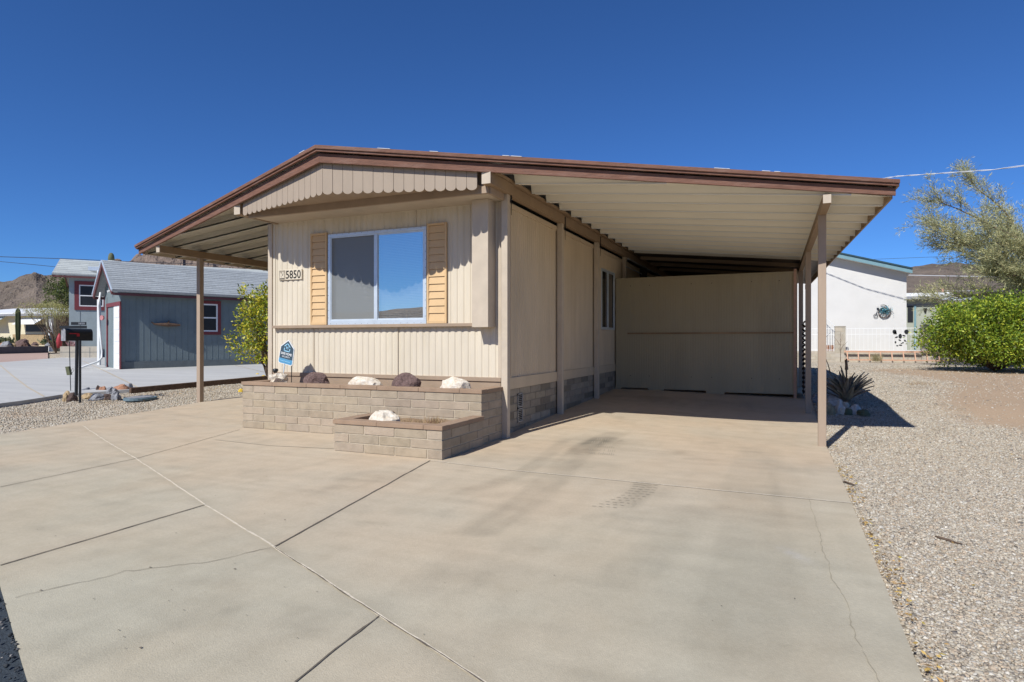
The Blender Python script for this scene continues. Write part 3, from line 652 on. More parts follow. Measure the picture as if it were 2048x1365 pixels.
# side window
mb = MB(); r0, r1, z0, z1 = 12.03, 13.07, 1.47, 2.69
for a in ((r0, r1, z0, z0 + .05), (r0, r1, z1 - .045, z1)): mb.box(U1 - .01, U1 + .02, *a)
for a in ((r0, r0 + .04), (r1 - .04, r1), ((r0 + r1) / 2 - .03, (r0 + r1) / 2 + .01)): mb.box(U1 - .01, U1 + .0195, a[0], a[1], z0 + .05, z1 - .045)
sw = mb.build('window', M['alu'], HOME); MB().poly([(U1 - .002, r0, z0), (U1 - .002, r1, z0), (U1 - .002, r1, z1), (U1 - .002, r0, z1)]).build('pane', M['glass_dark'], sw)
MB().box(U1 - .05, U1 - .04, (r0 + r1) / 2, r1, z0, z1).build('curtain', mat('curtain', (.25, .2, .16), .8), sw)
# back wall of the carport, storage behind it
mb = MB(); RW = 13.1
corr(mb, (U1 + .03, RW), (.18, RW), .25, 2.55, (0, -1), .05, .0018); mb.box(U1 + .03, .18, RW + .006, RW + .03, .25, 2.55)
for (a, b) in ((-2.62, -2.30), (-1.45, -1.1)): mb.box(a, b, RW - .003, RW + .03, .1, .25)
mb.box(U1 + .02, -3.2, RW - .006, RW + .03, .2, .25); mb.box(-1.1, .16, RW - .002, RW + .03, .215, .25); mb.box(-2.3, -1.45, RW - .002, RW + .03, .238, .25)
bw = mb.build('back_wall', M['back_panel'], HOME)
for u in (-3.0, -2.6, -1.75, -1.35, -.6, -.1):
    for z in (.5, 2.4): MB().box(u, u + .014, RW - .006, RW - .001, z, z + .014).build('screw', M['dark'], bw)
mb = MB(); mb.box(-3.05, .16, RW - .025, RW - .006, 1.385, 1.415); mb.build('wall_batten', mat('batten', (.30, .19, .10), .8, .5, 1.2), bw)
MB().box(U1 + .0, .22, RW - .018, RW + .04, 2.55, 2.575).build('wall_cap', M['back_panel'], bw)
mb = MB(); mb.box(.16, .21, RW - .03, RW + .05, .1, 2.62); mb.build('wall_stud', M['wood'], bw)
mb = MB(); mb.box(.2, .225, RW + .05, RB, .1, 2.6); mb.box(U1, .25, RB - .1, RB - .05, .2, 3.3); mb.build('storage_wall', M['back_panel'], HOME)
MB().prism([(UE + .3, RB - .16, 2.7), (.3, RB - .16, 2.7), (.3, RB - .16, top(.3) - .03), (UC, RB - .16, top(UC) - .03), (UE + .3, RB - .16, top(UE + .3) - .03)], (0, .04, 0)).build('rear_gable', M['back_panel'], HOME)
mb = MB()
mb.tube([(-3.12, 13.4, 3.03), (-3.12, 19.5, 3.03)], .018, 6); mb.tube([(-3.16, 13.4, 2.86), (-3.16, 19.5, 2.86)], .014, 6); mb.build('conduit', M['steel'], HOME)
mb = MB(); mb.box(-3.2, -3.06, 15.0, 15.15, 2.5, 3.0); mb.build('meter_box', M['dark'], HOME)

# ------------------------------------------------------------------ block planters in front of the home
def planter(name, u0, u1, r0, r1, zb, n, label, seed, soilz, caps):
    t = empty(name, ((u0 + u1) / 2, r0, zb), label, 'planter'); H = .1016; zt = zb + n * H
    mb = MB(); blocks(mb, (u0, r0), (u1, r0), zb, n, .406, H, (0, -1), seed); blocks(mb, (u1, r0), (u1, r1), zb, n, .406, H, (1, 0), seed + 1, 0, .1, 1); blocks(mb, (u0, r1), (u0, r0), zb, n, .406, H, (-1, 0), seed + 2)
    wl_ = mb.build('block_wall', M['block'], t)
    mb = MB(); e = .006; mb.box(u0 + e, u1 - e, r0 + e, r0 + .1, zb - .05, zt); mb.box(u0 + e, u0 + .1, r0 + .1, r1, zb - .05, zt); mb.box(u1 - .1, u1 - e, r0 + .1, r1, zb - .05, zt); mb.build('mortar', M['mortar'], wl_)
    mb = MB(); T = .047; o = .014; rnd = random.Random(seed)
    x = u0 - o
    while x < u1 + o - .02:
        L_ = min(rnd.uniform(.38, .42) * caps, u1 + o - x)
        if u1 + o - (x + L_) < .15: L_ = u1 + o - x
        dz = rnd.uniform(0, .003); mb.box(x, x + L_ - .003, r0 - o + rnd.uniform(-.002, .002), r0 + .145, zt + dz, zt + T + dz); x += L_
    for (a, b) in ((u0 - o, u0 + .145), (u1 - .145, u1 + o)):
        y = r0 + .148
        while y < r1 - .01: L_ = min(.4, r1 - y); mb.box(a, b, y, y + L_ - .003, zt + .001, zt + T + rnd.uniform(0, .002)); y += L_
    mb.build('cap', M['cap'], t, bevel=.004)
    P = [[(x, y, soilz + .035 * noise.noise(Vector((x * 3, y * 3, seed)))) for x in np.linspace(u0 + .05, u1 - .05, 40)] for y in np.linspace(r0 + .05, r1, 10)]
    MB().grid(P).build('soil', M['soil'], t, smooth=True); return zt + T
pz = planter('block_planter', -7.12, -3.30, 6.63, 7.25, .0, 6, 'long six course block planter with taupe cap under the front window', 3, .60, 1.5)
pz2 = planter('block_planter', -4.67, -3.27, 5.65, 6.62, .0, 3, 'low three course block planter stepping forward from the long one', 11, .27, 1.5)

def rock(name, p, sx, sy, sz, m, label, seed, group=None, rough=.25, cat='rock', rot=0, fac=1.6, sub=3):
    bm = bmesh.new(); bmesh.ops.create_icosphere(bm, subdivisions=sub, radius=1)
    c, s = math.cos(rot), math.sin(rot)
    for v in bm.verts:
        d = v.co.normalized(); k = 1.05 + rough * noise.noise(d * fac + Vector((seed * 3.1, 0, 0))) * 1.6 + rough * .5 * noise.noise(d * fac * 3 + Vector((0, seed, 0))) + rough * .25 * noise.noise(d * fac * 8 + Vector((0, seed, 2)))
        q = d * k; x, y, z = q.x * sx, q.y * sy, max(-.25, q.z) * sz; v.co = (x * c - y * s, x * s + y * c, z)
    me = bpy.data.meshes.new(name); bm.to_mesh(me); bm.free(); me.materials.append(m)
    o = bpy.data.objects.new(name, me); C.objects.link(o); o.location = (p[0], p[1], p[2] + .0)
    return tag(o, label, cat, group)
GP = 'rocks set along the front planters'
def prk(x, r, zbase, wpx, hpx, m, label, seed, rough=.25, fac=1.6):
    p = on_r(x, r); D = depth(p); rock('rock', (p.x, r, zbase + .055), wpx / F * D / 2 * 1.08, .14, hpx / F * D * .95, m, label, seed, GP, rough, fac=fac)
prk(557, 6.86, .60, 26, 14, M['quartz'], 'small pale rock beside the security sign stake', 1, .5)
prk(633, 6.90, .60, 52, 21, M['lava'], 'dark reddish lava rock nearest the security sign', 2, .16, 1.6)
prk(728, 6.88, .60, 66, 17, M['quartz'], 'long flat white rock between the two dark lava rocks', 3, .15)
prk(813, 6.88, .60, 52, 27, M['lava'], 'taller dark lava rock below the right half of the window', 9, .16, 1.6)
prk(910, 6.86, .60, 60, 21, M['quartz'], 'cream coloured rock at the right end of the long planter', 5, .2)
p = on_r(770, 5.88); rock('rock', (p.x, 5.86, .33), .17, .11, .12, M['quartz'], 'white rock lying in the low front planter', 6, GP, .2)

# ------------------------------------------------------------------ leaves, numpy
def leafmesh(name, Cn, D, ln, wd, col, m, parent=None, loc=(0, 0, 0), up=None):
    n = len(Cn); Cn = np.asarray(Cn, float); D = np.asarray(D, float); D /= np.linalg.norm(D, axis=1)[:, None] + 1e-9
    Rn = RNG.normal(size=(n, 3)); W = np.cross(D, Rn); W /= np.linalg.norm(W, axis=1)[:, None] + 1e-9
    ln = np.broadcast_to(ln, (n,))[:, None]; wd = np.broadcast_to(wd, (n,))[:, None]
    o_ = np.array(wloc(parent) if parent else loc)
    V = np.empty((n, 4, 3)); V[:, 0] = Cn; V[:, 1] = Cn + D * ln * .45 + W * wd * .5; V[:, 2] = Cn + D * ln; V[:, 3] = Cn + D * ln * .45 - W * wd * .5
    V -= o_
    me = bpy.data.meshes.new(name); me.vertices.add(n * 4); me.vertices.foreach_set('co', V.ravel())
    me.loops.add(n * 4); me.loops.foreach_set('vertex_index', np.arange(n * 4, dtype='i')); me.polygons.add(n)
    me.polygons.foreach_set('loop_start', np.arange(0, n * 4, 4, dtype='i')); me.update(calc_edges=True)
    ca = me.color_attributes.new('Col', 'FLOAT_COLOR', 'CORNER'); arr = np.ones((n, 4, 4), 'f'); arr[..., :3] = np.asarray(col)[:, None, :]
    ca.data.foreach_set('color', arr.ravel()); me.materials.append(m); me.validate()
    o = bpy.data.objects.new(name, me); C.objects.link(o)
    if parent: o.parent = parent
    else: o.location = loc
    return o
def palette(n, cols, ws, jit=.15):
    cols = np.array(cols); i = RNG.choice(len(cols), n, p=np.array(ws) / sum(ws)); c = cols[i] * (1 + RNG.normal(0, jit, (n, 1))); return np.clip(c, .005, 1)
def curve_pts(a, b, sag, n=8, jit=0, seed=0):
    a, b = Vector(a), Vector(b); L_ = (b - a).length; out = []
    for i in range(n + 1):
        t = i / n; p = a.lerp(b, t) + Vector((0, 0, sag * 4 * t * (1 - t)))
        if 0 < i: p += Vector([jit * L_ * noise.noise(Vector((seed * 7.3 + t * 3, k * 5.1, seed))) for k in range(3)])
        out.append(p)
    return out
def bush(name, label, base, center, rad, n, leaf, cols, ws, seed, cat='shrub', group=None, lobes=26, low=.0, trunk=True, shell=.75):
    rnd = np.random.default_rng(seed); t = empty(name, base, label, cat, group); c = Vector(center)
    mb = MB(); tips = []
    for i in range(lobes):
        zf = 1 - 1.75 * (i + .5) / lobes; an = i * 2.39996 + rnd.uniform(-.3, .3); q_ = math.sqrt(max(0, 1 - zf * zf)); d = Vector((q_ * math.cos(an), q_ * math.sin(an), zf))
        s = rnd.uniform(.62, .86) if i % 4 else rnd.uniform(.3, .6); tip = c + Vector((d.x * rad[0] * s, d.y * rad[1] * s, d.z * rad[2] * s))
        mb.tube(curve_pts(base, tip, .1, 6, .12, seed + i), list(np.linspace(.03, .006, 7)), 5); tips.append((tip, rnd.uniform(.20, .34) if lobes > 40 else rnd.uniform(.26, .42)))
    tr = mb.build('branches', M['bark'], t)
    per = n // len(tips); CC = []; DD = []
    for tip, s in tips:
        g = rnd.normal(size=(per, 3)); g /= np.linalg.norm(g, axis=1)[:, None]; rr = rnd.uniform(.25, 1, (per, 1)) ** .5
        # clumped twigs in every lobe
        k = max(8, per // 14); tw = g[:k]; ii = rnd.integers(0, k, per)
        pos = np.array(tip) + (tw[ii] * rr + .18 * rnd.normal(size=(per, 3))) * np.array(rad) * s
        CC.append(pos); DD.append(tw[ii] + .7 * rnd.normal(size=(per, 3)) + [0, 0, .15])
    CC = np.vstack(CC); DD = np.vstack(DD); ok = CC[:, 2] > low; CC, DD = CC[ok], DD[ok]; m_ = len(CC)
    leafmesh('foliage', CC, DD, rnd.uniform(leaf[0] * .7, leaf[0] * 1.2, m_), rnd.uniform(leaf[1] * .8, leaf[1] * 1.2, m_), palette(m_, cols, ws), M['leaf'], t)
    return t
GREEN = [(.27, .37, .035), (.14, .23, .025), (.46, .50, .05), (.06, .10, .015)]
# big citrus bush on the right
b = on_ground(1995, 742)
b = Vector((b.x, b.y + .3, b.z)); DB = depth(b)
bush('citrus_bush', 'large round bright green citrus bush at the right edge of the yard', b, (*at(1998, 700, DB)[:2], at(1998, 672, DB).z), (142 / F * DB, 1.9, 88 / F * DB), 46000, (.095, .042), GREEN, (4, 3, 2.6, 1.5), 21, lobes=90, low=b.z + .08)
# yellow-green citrus beside the left wall of the home
q = at(548, 700, 15.0); q.z = zg(q.x, q.y)
bush('citrus_tree', 'yellow green citrus tree beside the left corner of the home', q, (q.x, q.y, 1.62), (.88, .9, 1.15), 7000, (.085, .038), [(.50, .48, .04), (.26, .34, .03), (.66, .56, .06), (.10, .14, .02)], (4, 4, 3, 2), 5, cat='tree', lobes=34, low=.75)

# feathery tree on the right
def feathery(base, crown_c, seed):
    t = empty('desert_tree', base, 'tall feathery grey green tree leaning over the right side of the yard', 'tree'); rnd = random.Random(seed); mb = MB()
    CC = []; DD = []; LL = []
    b = Vector(base)
    for L0 in range(18):
        an = rnd.uniform(0, 2 * math.pi) if L0 > 13 else rnd.uniform(math.pi * .62, math.pi * 1.38)
        el = rnd.uniform(.45, 1.3) if L0 > 2 else rnd.uniform(.1, .4); ln = rnd.uniform(5.4, 8.2) * (.55 + .45 * math.sin(el))
        st_ = b + Vector((0, 0, rnd.uniform(.4, 1.9)))
        end = st_ + Vector((math.cos(an + YAW) * math.cos(el), math.sin(an + YAW) * math.cos(el), math.sin(el))) * ln
        if end.z > 8.2: end.z = 8.2 - rnd.uniform(0, 1.0)
        P = curve_pts(st_, end, .45, 12, .1, seed + L0); mb.tube(P, list(np.linspace(.07, .008, 13)), 6)
        d0 = (end - st_).normalized()
        for i in range(3, 13):
            for k in range(4):
                a = P[i].lerp(P[i - 1], rnd.random()); dd = (d0 + Vector((rnd.gauss(0, .5), rnd.gauss(0, .5), rnd.gauss(.1, .45)))).normalized(); l2 = rnd.uniform(.7, 1.6) * (1.2 - .04 * i)
                e2 = a + dd * l2; Q = curve_pts(a, e2, .08 * l2, 6, .14, seed + L0 * 31 + i * 5 + k); mb.tube(Q, list(np.linspace(.008, .002, 7)), 4, False)
                for j in range(1, 7):
                    for s in range(11):
                        p = Q[j].lerp(Q[j - 1], rnd.random()); d3 = (dd * .9 + Vector((rnd.gauss(0, .7), rnd.gauss(0, .7), rnd.gauss(.1, .6)))).normalized()
                        l3 = rnd.uniform(.12, .32)
                        for m_ in range(3):
                            CC.append(p + d3 * l3 * rnd.random()); DD.append(d3 + Vector((rnd.gauss(0, .35), rnd.gauss(0, .35), rnd.gauss(0, .35)))); LL.append(l3 * .55)
    mb.tube([b - Vector((0, 0, .1)), b + Vector((0, 0, 1.0)), b + Vector((.1, 0, 2))], [.2, .15, .1], 8)
    mb.build('trunk', M['bark'], t, smooth=True); n = len(CC)
    leafmesh('foliage', [tuple(x) for x in CC], [tuple(x) for x in DD], np.array(LL), RNG.uniform(.010, .02, n), palette(n, [(.53, .51, .27), (.36, .38, .20), (.62, .57, .30), (.20, .22, .12)], (4, 4, 2, 2)), M['leafdry'], t)
    return n
tb = at(2185, 690, 20.2); tb.z = zg(tb.x, tb.y); feathery(tb, None, 3)

# ------------------------------------------------------------------ gravel stones near the camera: stuff
def stones(name, pts, size, label, cols, ws, m='stones'):
    n = len(pts); cube = np.array([(-1, -1, -1), (1, -1, -1), (1, 1, -1), (-1, 1, -1), (-1, -1, 1), (1, -1, 1), (1, 1, 1), (-1, 1, 1)], float) * .5
    V = cube[None] * (1 + RNG.uniform(-.45, .3, (n, 8, 3))); V[:, 4:, :2] *= .7
    sz = size[:, None, None] * np.stack([np.ones(n), RNG.uniform(.55, .95, n), RNG.uniform(.35, .65, n)], 1)[:, None, :]
    V = V * sz; a = RNG.uniform(0, 6.28, n); b_ = RNG.normal(0, .35, n)
    x, y, z = V[..., 0], V[..., 1], V[..., 2]; x, z = x * np.cos(b_)[:, None] - z * np.sin(b_)[:, None], x * np.sin(b_)[:, None] + z * np.cos(b_)[:, None]
    x, y = x * np.cos(a)[:, None] - y * np.sin(a)[:, None], x * np.sin(a)[:, None] + y * np.cos(a)[:, None]
    V = np.stack([x, y, z], 2) + np.asarray(pts)[:, None, :]
    Q = np.array([(0, 3, 2, 1), (4, 5, 6, 7), (0, 1, 5, 4), (1, 2, 6, 5), (2, 3, 7, 6), (3, 0, 4, 7)])
    Fi = (Q[None] + (np.arange(n) * 8)[:, None, None]).reshape(-1)
    me = bpy.data.meshes.new(name); me.vertices.add(n * 8); me.vertices.foreach_set('co', V.ravel()); me.loops.add(n * 24); me.loops.foreach_set('vertex_index', Fi.astype('i'))
    me.polygons.add(n * 6); me.polygons.foreach_set('loop_start', np.arange(0, n * 24, 4, dtype='i')); me.update(calc_edges=True)
    ca = me.color_attributes.new('Col', 'FLOAT_COLOR', 'POINT'); arr = np.ones((n, 8, 4), 'f'); arr[..., :3] = palette(n, cols, ws, .11)[:, None, :]; ca.data.foreach_set('color', arr.ravel())
    me.materials.append(M[m]); o = bpy.data.objects.new(name, me); C.objects.link(o); tag(o, label, 'gravel', kind='stuff')
SC = [(.50, .45, .36), (.42, .36, .275), (.58, .54, .46), (.33, .285, .225), (.22, .195, .165), (.46, .37, .27)]; SW = (6, 6, 2.2, 2.2, .8, 4)
pts = []; sz = []
def gz(u, r): return zg(u, r) - .045 + .012 * noise.noise(Vector((u * 1.5, r * 1.5, 0)))
N_ = 120000; cnt = 0
while cnt < N_:
    D = 2.0 + 22 * random.random() ** 1.9; X = random.uniform(.35, .86) * D; u = CS * X - SN * D; r = SN * X + CS * D
    if u < UR + .015 or r < -.5: continue
    if noise.noise(Vector((u * .9, r * .9, 5))) > .28 and random.random() < .6: cnt += .3; continue
    s = random.uniform(.007, .019) * (1 + D * .055)
    dd = ss(2.5, 3.5, u + .5 * math.sin(r * .6)) * ss(9, 12, r) * (1 - ss(24, 27, r))
    if random.random() < dd * .95: cnt += .15; continue; 
    if random.random() < .03: s *= 1.5
    pts.append((u, r, gz(u, r) + s * .12)); sz.append(s); cnt += 1
stones('gravel_stones', pts, np.array(sz), 'pale grey and tan gravel covering the yard right of the driveway', SC, SW)
pts = []; sz = []
for i in range(26000):
    r = random.uniform(3.6, 12); u = random.uniform(-16, ul(r) - .01)
    s = random.uniform(.015, .034)
    pts.append((u, r, gz(u, r) + s * .12)); sz.append(s)
stones('gravel_stones', pts, np.array(sz), 'pale gravel strip between the left driveway edge and the neighbour', SC, SW)
# crumbled asphalt lumps by the slab edge
pts = []; sz = []
for i in range(500):
    t = random.random(); p = e0.lerp(e1, .4 + .35 * t); k = abs(random.gauss(0, .05)); s = random.uniform(.006, .02)
    pts.append((p.x + nv.x * (k - .02), p.y + nv.y * (k - .02), zg(p.x, p.y) + s * .2)); sz.append(s)
stones('asphalt_crumbs', pts, np.array(sz), 'dark crumbled asphalt bits along the front edge of the driveway', [(.05, .055, .06), (.1, .1, .1), (.3, .28, .25)], (6, 3, 1))
# fallen yellow leaves along the right slab edge
n = 480; Cn = []; 
for i in range(n):
    r = random.uniform(2.5, 7.2) if i < 330 else random.uniform(2.5, 10); k = abs(random.gauss(0, .05)) if i < 400 else random.uniform(0, 3)
    if i < 400 and noise.noise(Vector((0, r * 1.8, 3))) < -.05: continue
    u = UR + .01 + k; Cn.append((u, r, gz(u, r) + .022 + random.uniform(0, .015)))
for i in range(300):
    x = random.uniform(180, 480); y = np.interp(x, [180, 480], [803, 772]) + random.gauss(0, 3); p = on_ground(x, y); Cn.append((p.x, p.y, p.z - .01))
n = len(Cn); Dn = RNG.normal(size=(n, 3)); Dn[:, 2] *= .2
o = leafmesh('fallen_leaves', Cn, Dn, RNG.uniform(.015, .04, n), RNG.uniform(.006, .014, n), palette(n, [(.55, .38, .12), (.45, .28, .1), (.65, .5, .1), (.3, .2, .1)], (4, 4, 1, 2)), M['leafdry'])
tag(o, 'dry yellow leaves blown along the edges of the driveway', 'leaves', kind='stuff')


# ------------------------------------------------------------------ things around the home
def text_mesh(txt, w, h, origin, xd, yd, m, name, parent, ext=.002, font_w=1.0):
    c = bpy.data.curves.new('t', 'FONT'); c.body = txt; c.align_x = 'CENTER'; c.align_y = 'CENTER'; c.extrude = 0; c.resolution_u = 4; c.offset = .012 * font_w
    o = bpy.data.objects.new('t', c); C.objects.link(o); bpy.context.view_layer.update()
    me = bpy.data.meshes.new_from_object(o.evaluated_get(bpy.context.evaluated_depsgraph_get())); bpy.data.objects.remove(o)
    co = np.empty(len(me.vertices) * 3); me.vertices.foreach_get('co', co); co = co.reshape(-1, 3)
    mn, mx = co.min(0), co.max(0); cx = (mn + mx) / 2; sx = w / (mx[0] - mn[0]); sy = h / (mx[1] - mn[1])
    xd, yd = Vector(xd).normalized(), Vector(yd).normalized(); zd = xd.cross(yd); base = Vector(origin) - wloc(parent)
    P = [tuple(base + xd * float((p[0] - cx[0]) * sx) + yd * float((p[1] - cx[1]) * sy)) for p in co]
    me.vertices.foreach_set('co', np.array(P).ravel()); me.materials.clear(); me.materials.append(m); me.name = name; me.update()
    o = bpy.data.objects.new(name, me); C.objects.link(o); o.parent = parent; return o
# house number
u0, u1, z0, z1 = -7.075, -6.625, 2.165, 2.325; y = RF - .022
t = empty('house_number_sign', ((u0 + u1) / 2, y, z0), 'pale rectangular number plaque 5850 on the ribbed wall left of the shutter', 'sign')
MB().box(u0, u1, y, RF - .004, z0, z1).build('plaque', M['siding'], t, bevel=.006)
mb = MB(); mb.box(u0 + .012, u0 + .128, y - .004, y + .001, z0 + .012, z1 - .012); pic = mb.build('picture_tile', M['skirt'], t, bevel=.003)
mb = MB(); mb.prism([(u0 + .025, y - .006, z0 + .03), (u0 + .115, y - .006, z0 + .03), (u0 + .118, y - .006, z0 + .1), (u0 + .085, y - .006, z0 + .13), (u0 + .06, y - .006, z0 + .09), (u0 + .03, y - .006, z0 + .125)], (0, .003, 0)); mb.build('relief', M['siding'], pic)
mb = MB()
for (a, b, c, d) in ((.06, .07, .045, .05), (.075, .09, .07, .085), (.085, .1, .09, .1), (.05, .06, .06, .065), (.03, .11, .022, .027)): mb.box(u0 + a, u0 + b, y - .008, y - .0065, z0 + c, z0 + d)
mb.build('relief_marks', M['dark'], pic)
text_mesh('5850', .29, .125, ((u0 + .135 + u1) / 2 - .005, y - .0015, (z0 + z1) / 2), (1, 0, 0), (0, 0, 1), M['dark'], 'numerals', t, font_w=1.2)
# security sign on a stake
sp = on_r(572, 6.93); sx = sp.x; O = Vector((sx + .015, 6.93, 1.075))
t = empty('security_sign', (sx, 6.95, .62), 'small blue and grey home security yard sign leaning on its stake in the planter', 'sign')
ta = R(-11); xd = Vector((math.cos(ta), 0, math.sin(ta))); yd = Vector((-math.sin(ta), 0, math.cos(ta)))
def S2(pts, off, th, m, name, par):
    return MB().prism([O + xd * a + yd * b + Vector((0, off, 0)) for a, b in pts], (0, th, 0)).build(name, m, par)
outl = [(-.115, -.175), (.115, -.175), (.138, -.15), (.128, .075), (0, .185), (-.128, .075), (-.138, -.15)]
S2(outl, 0, .012, M['white_paint'], 'sign_board', t)
blue = mat('sign_blue', (.10, .30, .48), .4, .03); navy = mat('sign_navy', (.055, .085, .11), .4, .03); sky_b = mat('sign_light', (.32, .60, .78), .4, .03)
S2([(-.124, -.095), (.124, -.095), (.117, .068), (0, .168), (-.117, .068)], -.003, .003, navy, 'sign_face', t)
S2([(-.108, -.165), (.108, -.165), (.126, -.146), (.1245, -.098), (-.1245, -.098), (-.126, -.146)], -.003, .003, blue, 'sign_band', t)
ic = Vector((0, -.0045, 0))
def stroke(pts, w_, m, name):
    mb = MB()
    for a, b in zip(pts[:-1], pts[1:]):
        a, b = Vector(a), Vector(b); d = (b - a).normalized(); nn = Vector((-d.y, d.x)) * w_ / 2; a2 = a - d * w_ * .3; b2 = b + d * w_ * .3
        mb.poly([O + ic + xd * q.x + yd * q.y for q in (a2 - nn, b2 - nn, b2 + nn, a2 + nn)])
    return mb.build(name, m, t)
stroke([(-.05, .085), (0, .13), (.05, .085)], .013, sky_b, 'emblem'); stroke([(-.05, .055), (-.05, .018), (.05, .018), (.05, .055)], .013, sky_b, 'emblem')
text_mesh('H', .036, .045, O + ic + yd * .068, xd, yd, sky_b, 'emblem_letter', t)
text_mesh('SAFE HOME', .20, .035, O + ic - yd * .022, xd, yd, M['white_paint'], 'lettering', t, font_w=2)
text_mesh('SECURITY', .145, .020, O + ic - yd * .066, xd, yd, M['white_paint'], 'lettering', t, font_w=1)
MB().obox(O + Vector((0, -.004, 0)) + ic + xd * -.1 - yd * .135, xd * .2, yd * .006, Vector((0, .003, 0))).build('fine_print', sky_b, t)
mb = MB(); mb.obox(O - xd * .03 - yd * .62 + Vector((0, .013, 0)), xd * .016, yd * .47, Vector((0, .008, 0))); mb.build('stake', M['alu'], t)
def spot(x, y, r, label):
    p = on_r(x, r, y); t = empty('garden_light', (p.x, r, .6), label, 'garden light', 'small solar lights in the long planter')
    mb = MB(); mb.tube([(p.x, r, .56), (p.x, r, p.z - .02)], .006, 6); mb.build('stake', M['black'], t)
    MB().tube([(p.x - .02, r - .035, p.z - .012), (p.x, r, p.z), (p.x + .01, r + .02, p.z + .01)], [.034, .030, .012], 12).build('lamp_head', M['black'], t, smooth=True)
spot(553, 741, 6.86, 'black solar spot light low beside the pale rock and sign'); spot(583, 697, 7.0, 'black solar light on a tall stake peeking over the security sign')
# dried grass in the low planter
def tuft(name, p, n, h, sp_, cols, label, cat, m='leafdry', w_=.006):
    B = np.array([(p[0] + random.gauss(0, sp_), p[1] + random.gauss(0, sp_ * .6), p[2]) for i in range(n)]); D_ = RNG.normal(0, .45, (n, 3)); D_[:, 2] = 1
    o = leafmesh(name, B, D_, RNG.uniform(h * .5, h, n), RNG.uniform(w_ * .6, w_, n), palette(n, cols, [1] * len(cols)), M[m], None, tuple(p)); return tag(o, label, cat)
DRY = [(.48, .36, .2), (.38, .27, .15), (.3, .18, .12)]
p = on_r(820, 6.1); tuft('dry_grass', (p.x, 6.1, .27), 240, .10, .12, DRY, 'low dried grass beside the white rock in the front planter', 'dry grass')
p = on_r(862, 6.15); tuft('dry_grass', (p.x, 6.2, .27), 160, .14, .07, DRY, 'taller dried grass tuft near the right corner of the front planter', 'dry grass')
# fallen lemons and small yellow weeds by the home
for i, (x, y, lb) in enumerate(((515, 745, 'yellow fallen lemon in the sun left of the home corner'), (527, 749, 'yellow fallen lemon closest to the home corner trim'), (482, 777, 'lone yellow fallen lemon beside the left end of the planter'))):
    p = on_ground(x, y + 6); rock('fallen_lemon', p, .06, .05, .055, M['yellow'], lb, i, 'lemons fallen beside the home', .1, cat='lemon')

# mailbox
mp_ = on_ground(160, 805); DM = depth(mp_)
def cdir(X, D, Z=0): return Vector((CS * X - SN * D, SN * X + CS * D, Z))
t = empty('mailbox', mp_, 'black arched mailbox with red flag on two black posts in the gravel', 'mailbox')
a_ = cdir(.527, .85).normalized(); p_ = cdir(-.85, .527).normalized(); up = Vector((0, 0, 1))
O = at(132, 682, DM + .0) ; Lm, Wm, Hm = .47, .17, .235
prof = [(0, 0), (Wm, 0), (Wm, Hm - Wm / 2)] + [(Wm / 2 + Wm / 2 * math.cos(k * math.pi / 10), Hm - Wm / 2 + Wm / 2 * math.sin(k * math.pi / 10)) for k in range(1, 10)] + [(0, Hm - Wm / 2)]
MB().prism([O + p_ * a + up * b for a, b in prof], a_ * Lm).build('box', M['black'], t, bevel=.003)
MB().prism([O - a_ * .012 + p_ * (Wm / 2 + (a - Wm / 2) * 1.05) + up * (b * 1.02 - .002) for a, b in prof], a_ * .01).build('door', M['greyrock'], t)
mb = MB(); f0 = O - p_ * .006; mb.obox(f0 + a_ * .06 + up * .13, a_ * .16, -p_ * .004, up * .018); mb.obox(f0 + a_ * .18 + up * .085, a_ * .05, -p_ * .004, up * .05); mb.build('flag', mat('flag_red', (.5, .03, .04), .5), t)
def vp(x, y0, y1, D, r_, name, tilt=0):
    MB().tube([at(x + tilt, y0, D), at(x, y1, D)], r_, 8).build(name, M['black'], t)
vp(160, 681, 806, DM, .022, 'post'); vp(152.5, 681, 791, DM + .35, .03, 'post', 1.5)
def plate(x0, x1, y0, y1, D, txt, name):
    a, b, c = at(x0, y1, D), at(x1, y1, D), at(x0, y0, D); MB().obox(a, b - a, c - a, cdir(0, .012)).build(name, M['black'], t)
    if txt: text_mesh(txt, (b - a).length * .42, (c - a).length * .6, (at((x0 + x1) / 2 + (x1 - x0) * .2, (y0 + y1) / 2, D - .004)), cdir(1, 0), (0, 0, 1), M['steel'], 'numerals', t)
plate(142, 172, 644.5, 650.5, DM, '5850', 'number_plate'); plate(119, 173, 652, 657.5, DM + .02, None, 'name_plate')
# plain rod with a hanging lantern
rp = on_ground(141.5, 785); Dr = depth(rp)
t = empty('garden_lantern', rp, 'dark lantern hanging askew on a thin black rod beside the mailbox', 'lantern')
MB().tube([rp, at(140, 735, Dr), at(138.8, 683, Dr)], .008, 6).build('rod', M['black'], t)
a, b = at(130, 734, Dr - .05), at(133.5, 751, Dr - .05); e = cdir(1, 0)
MB().obox(b, e * .075 + up * .008, a - b, cdir(0, .07)).build('lantern_box', M['olive'], t, bevel=.004)
MB().tube([at(143, 741, Dr), at(146, 737, Dr), at(148, 740, Dr), at(146, 744, Dr), at(144, 746, Dr)], .004, 5).build('hook', M['black'], t)

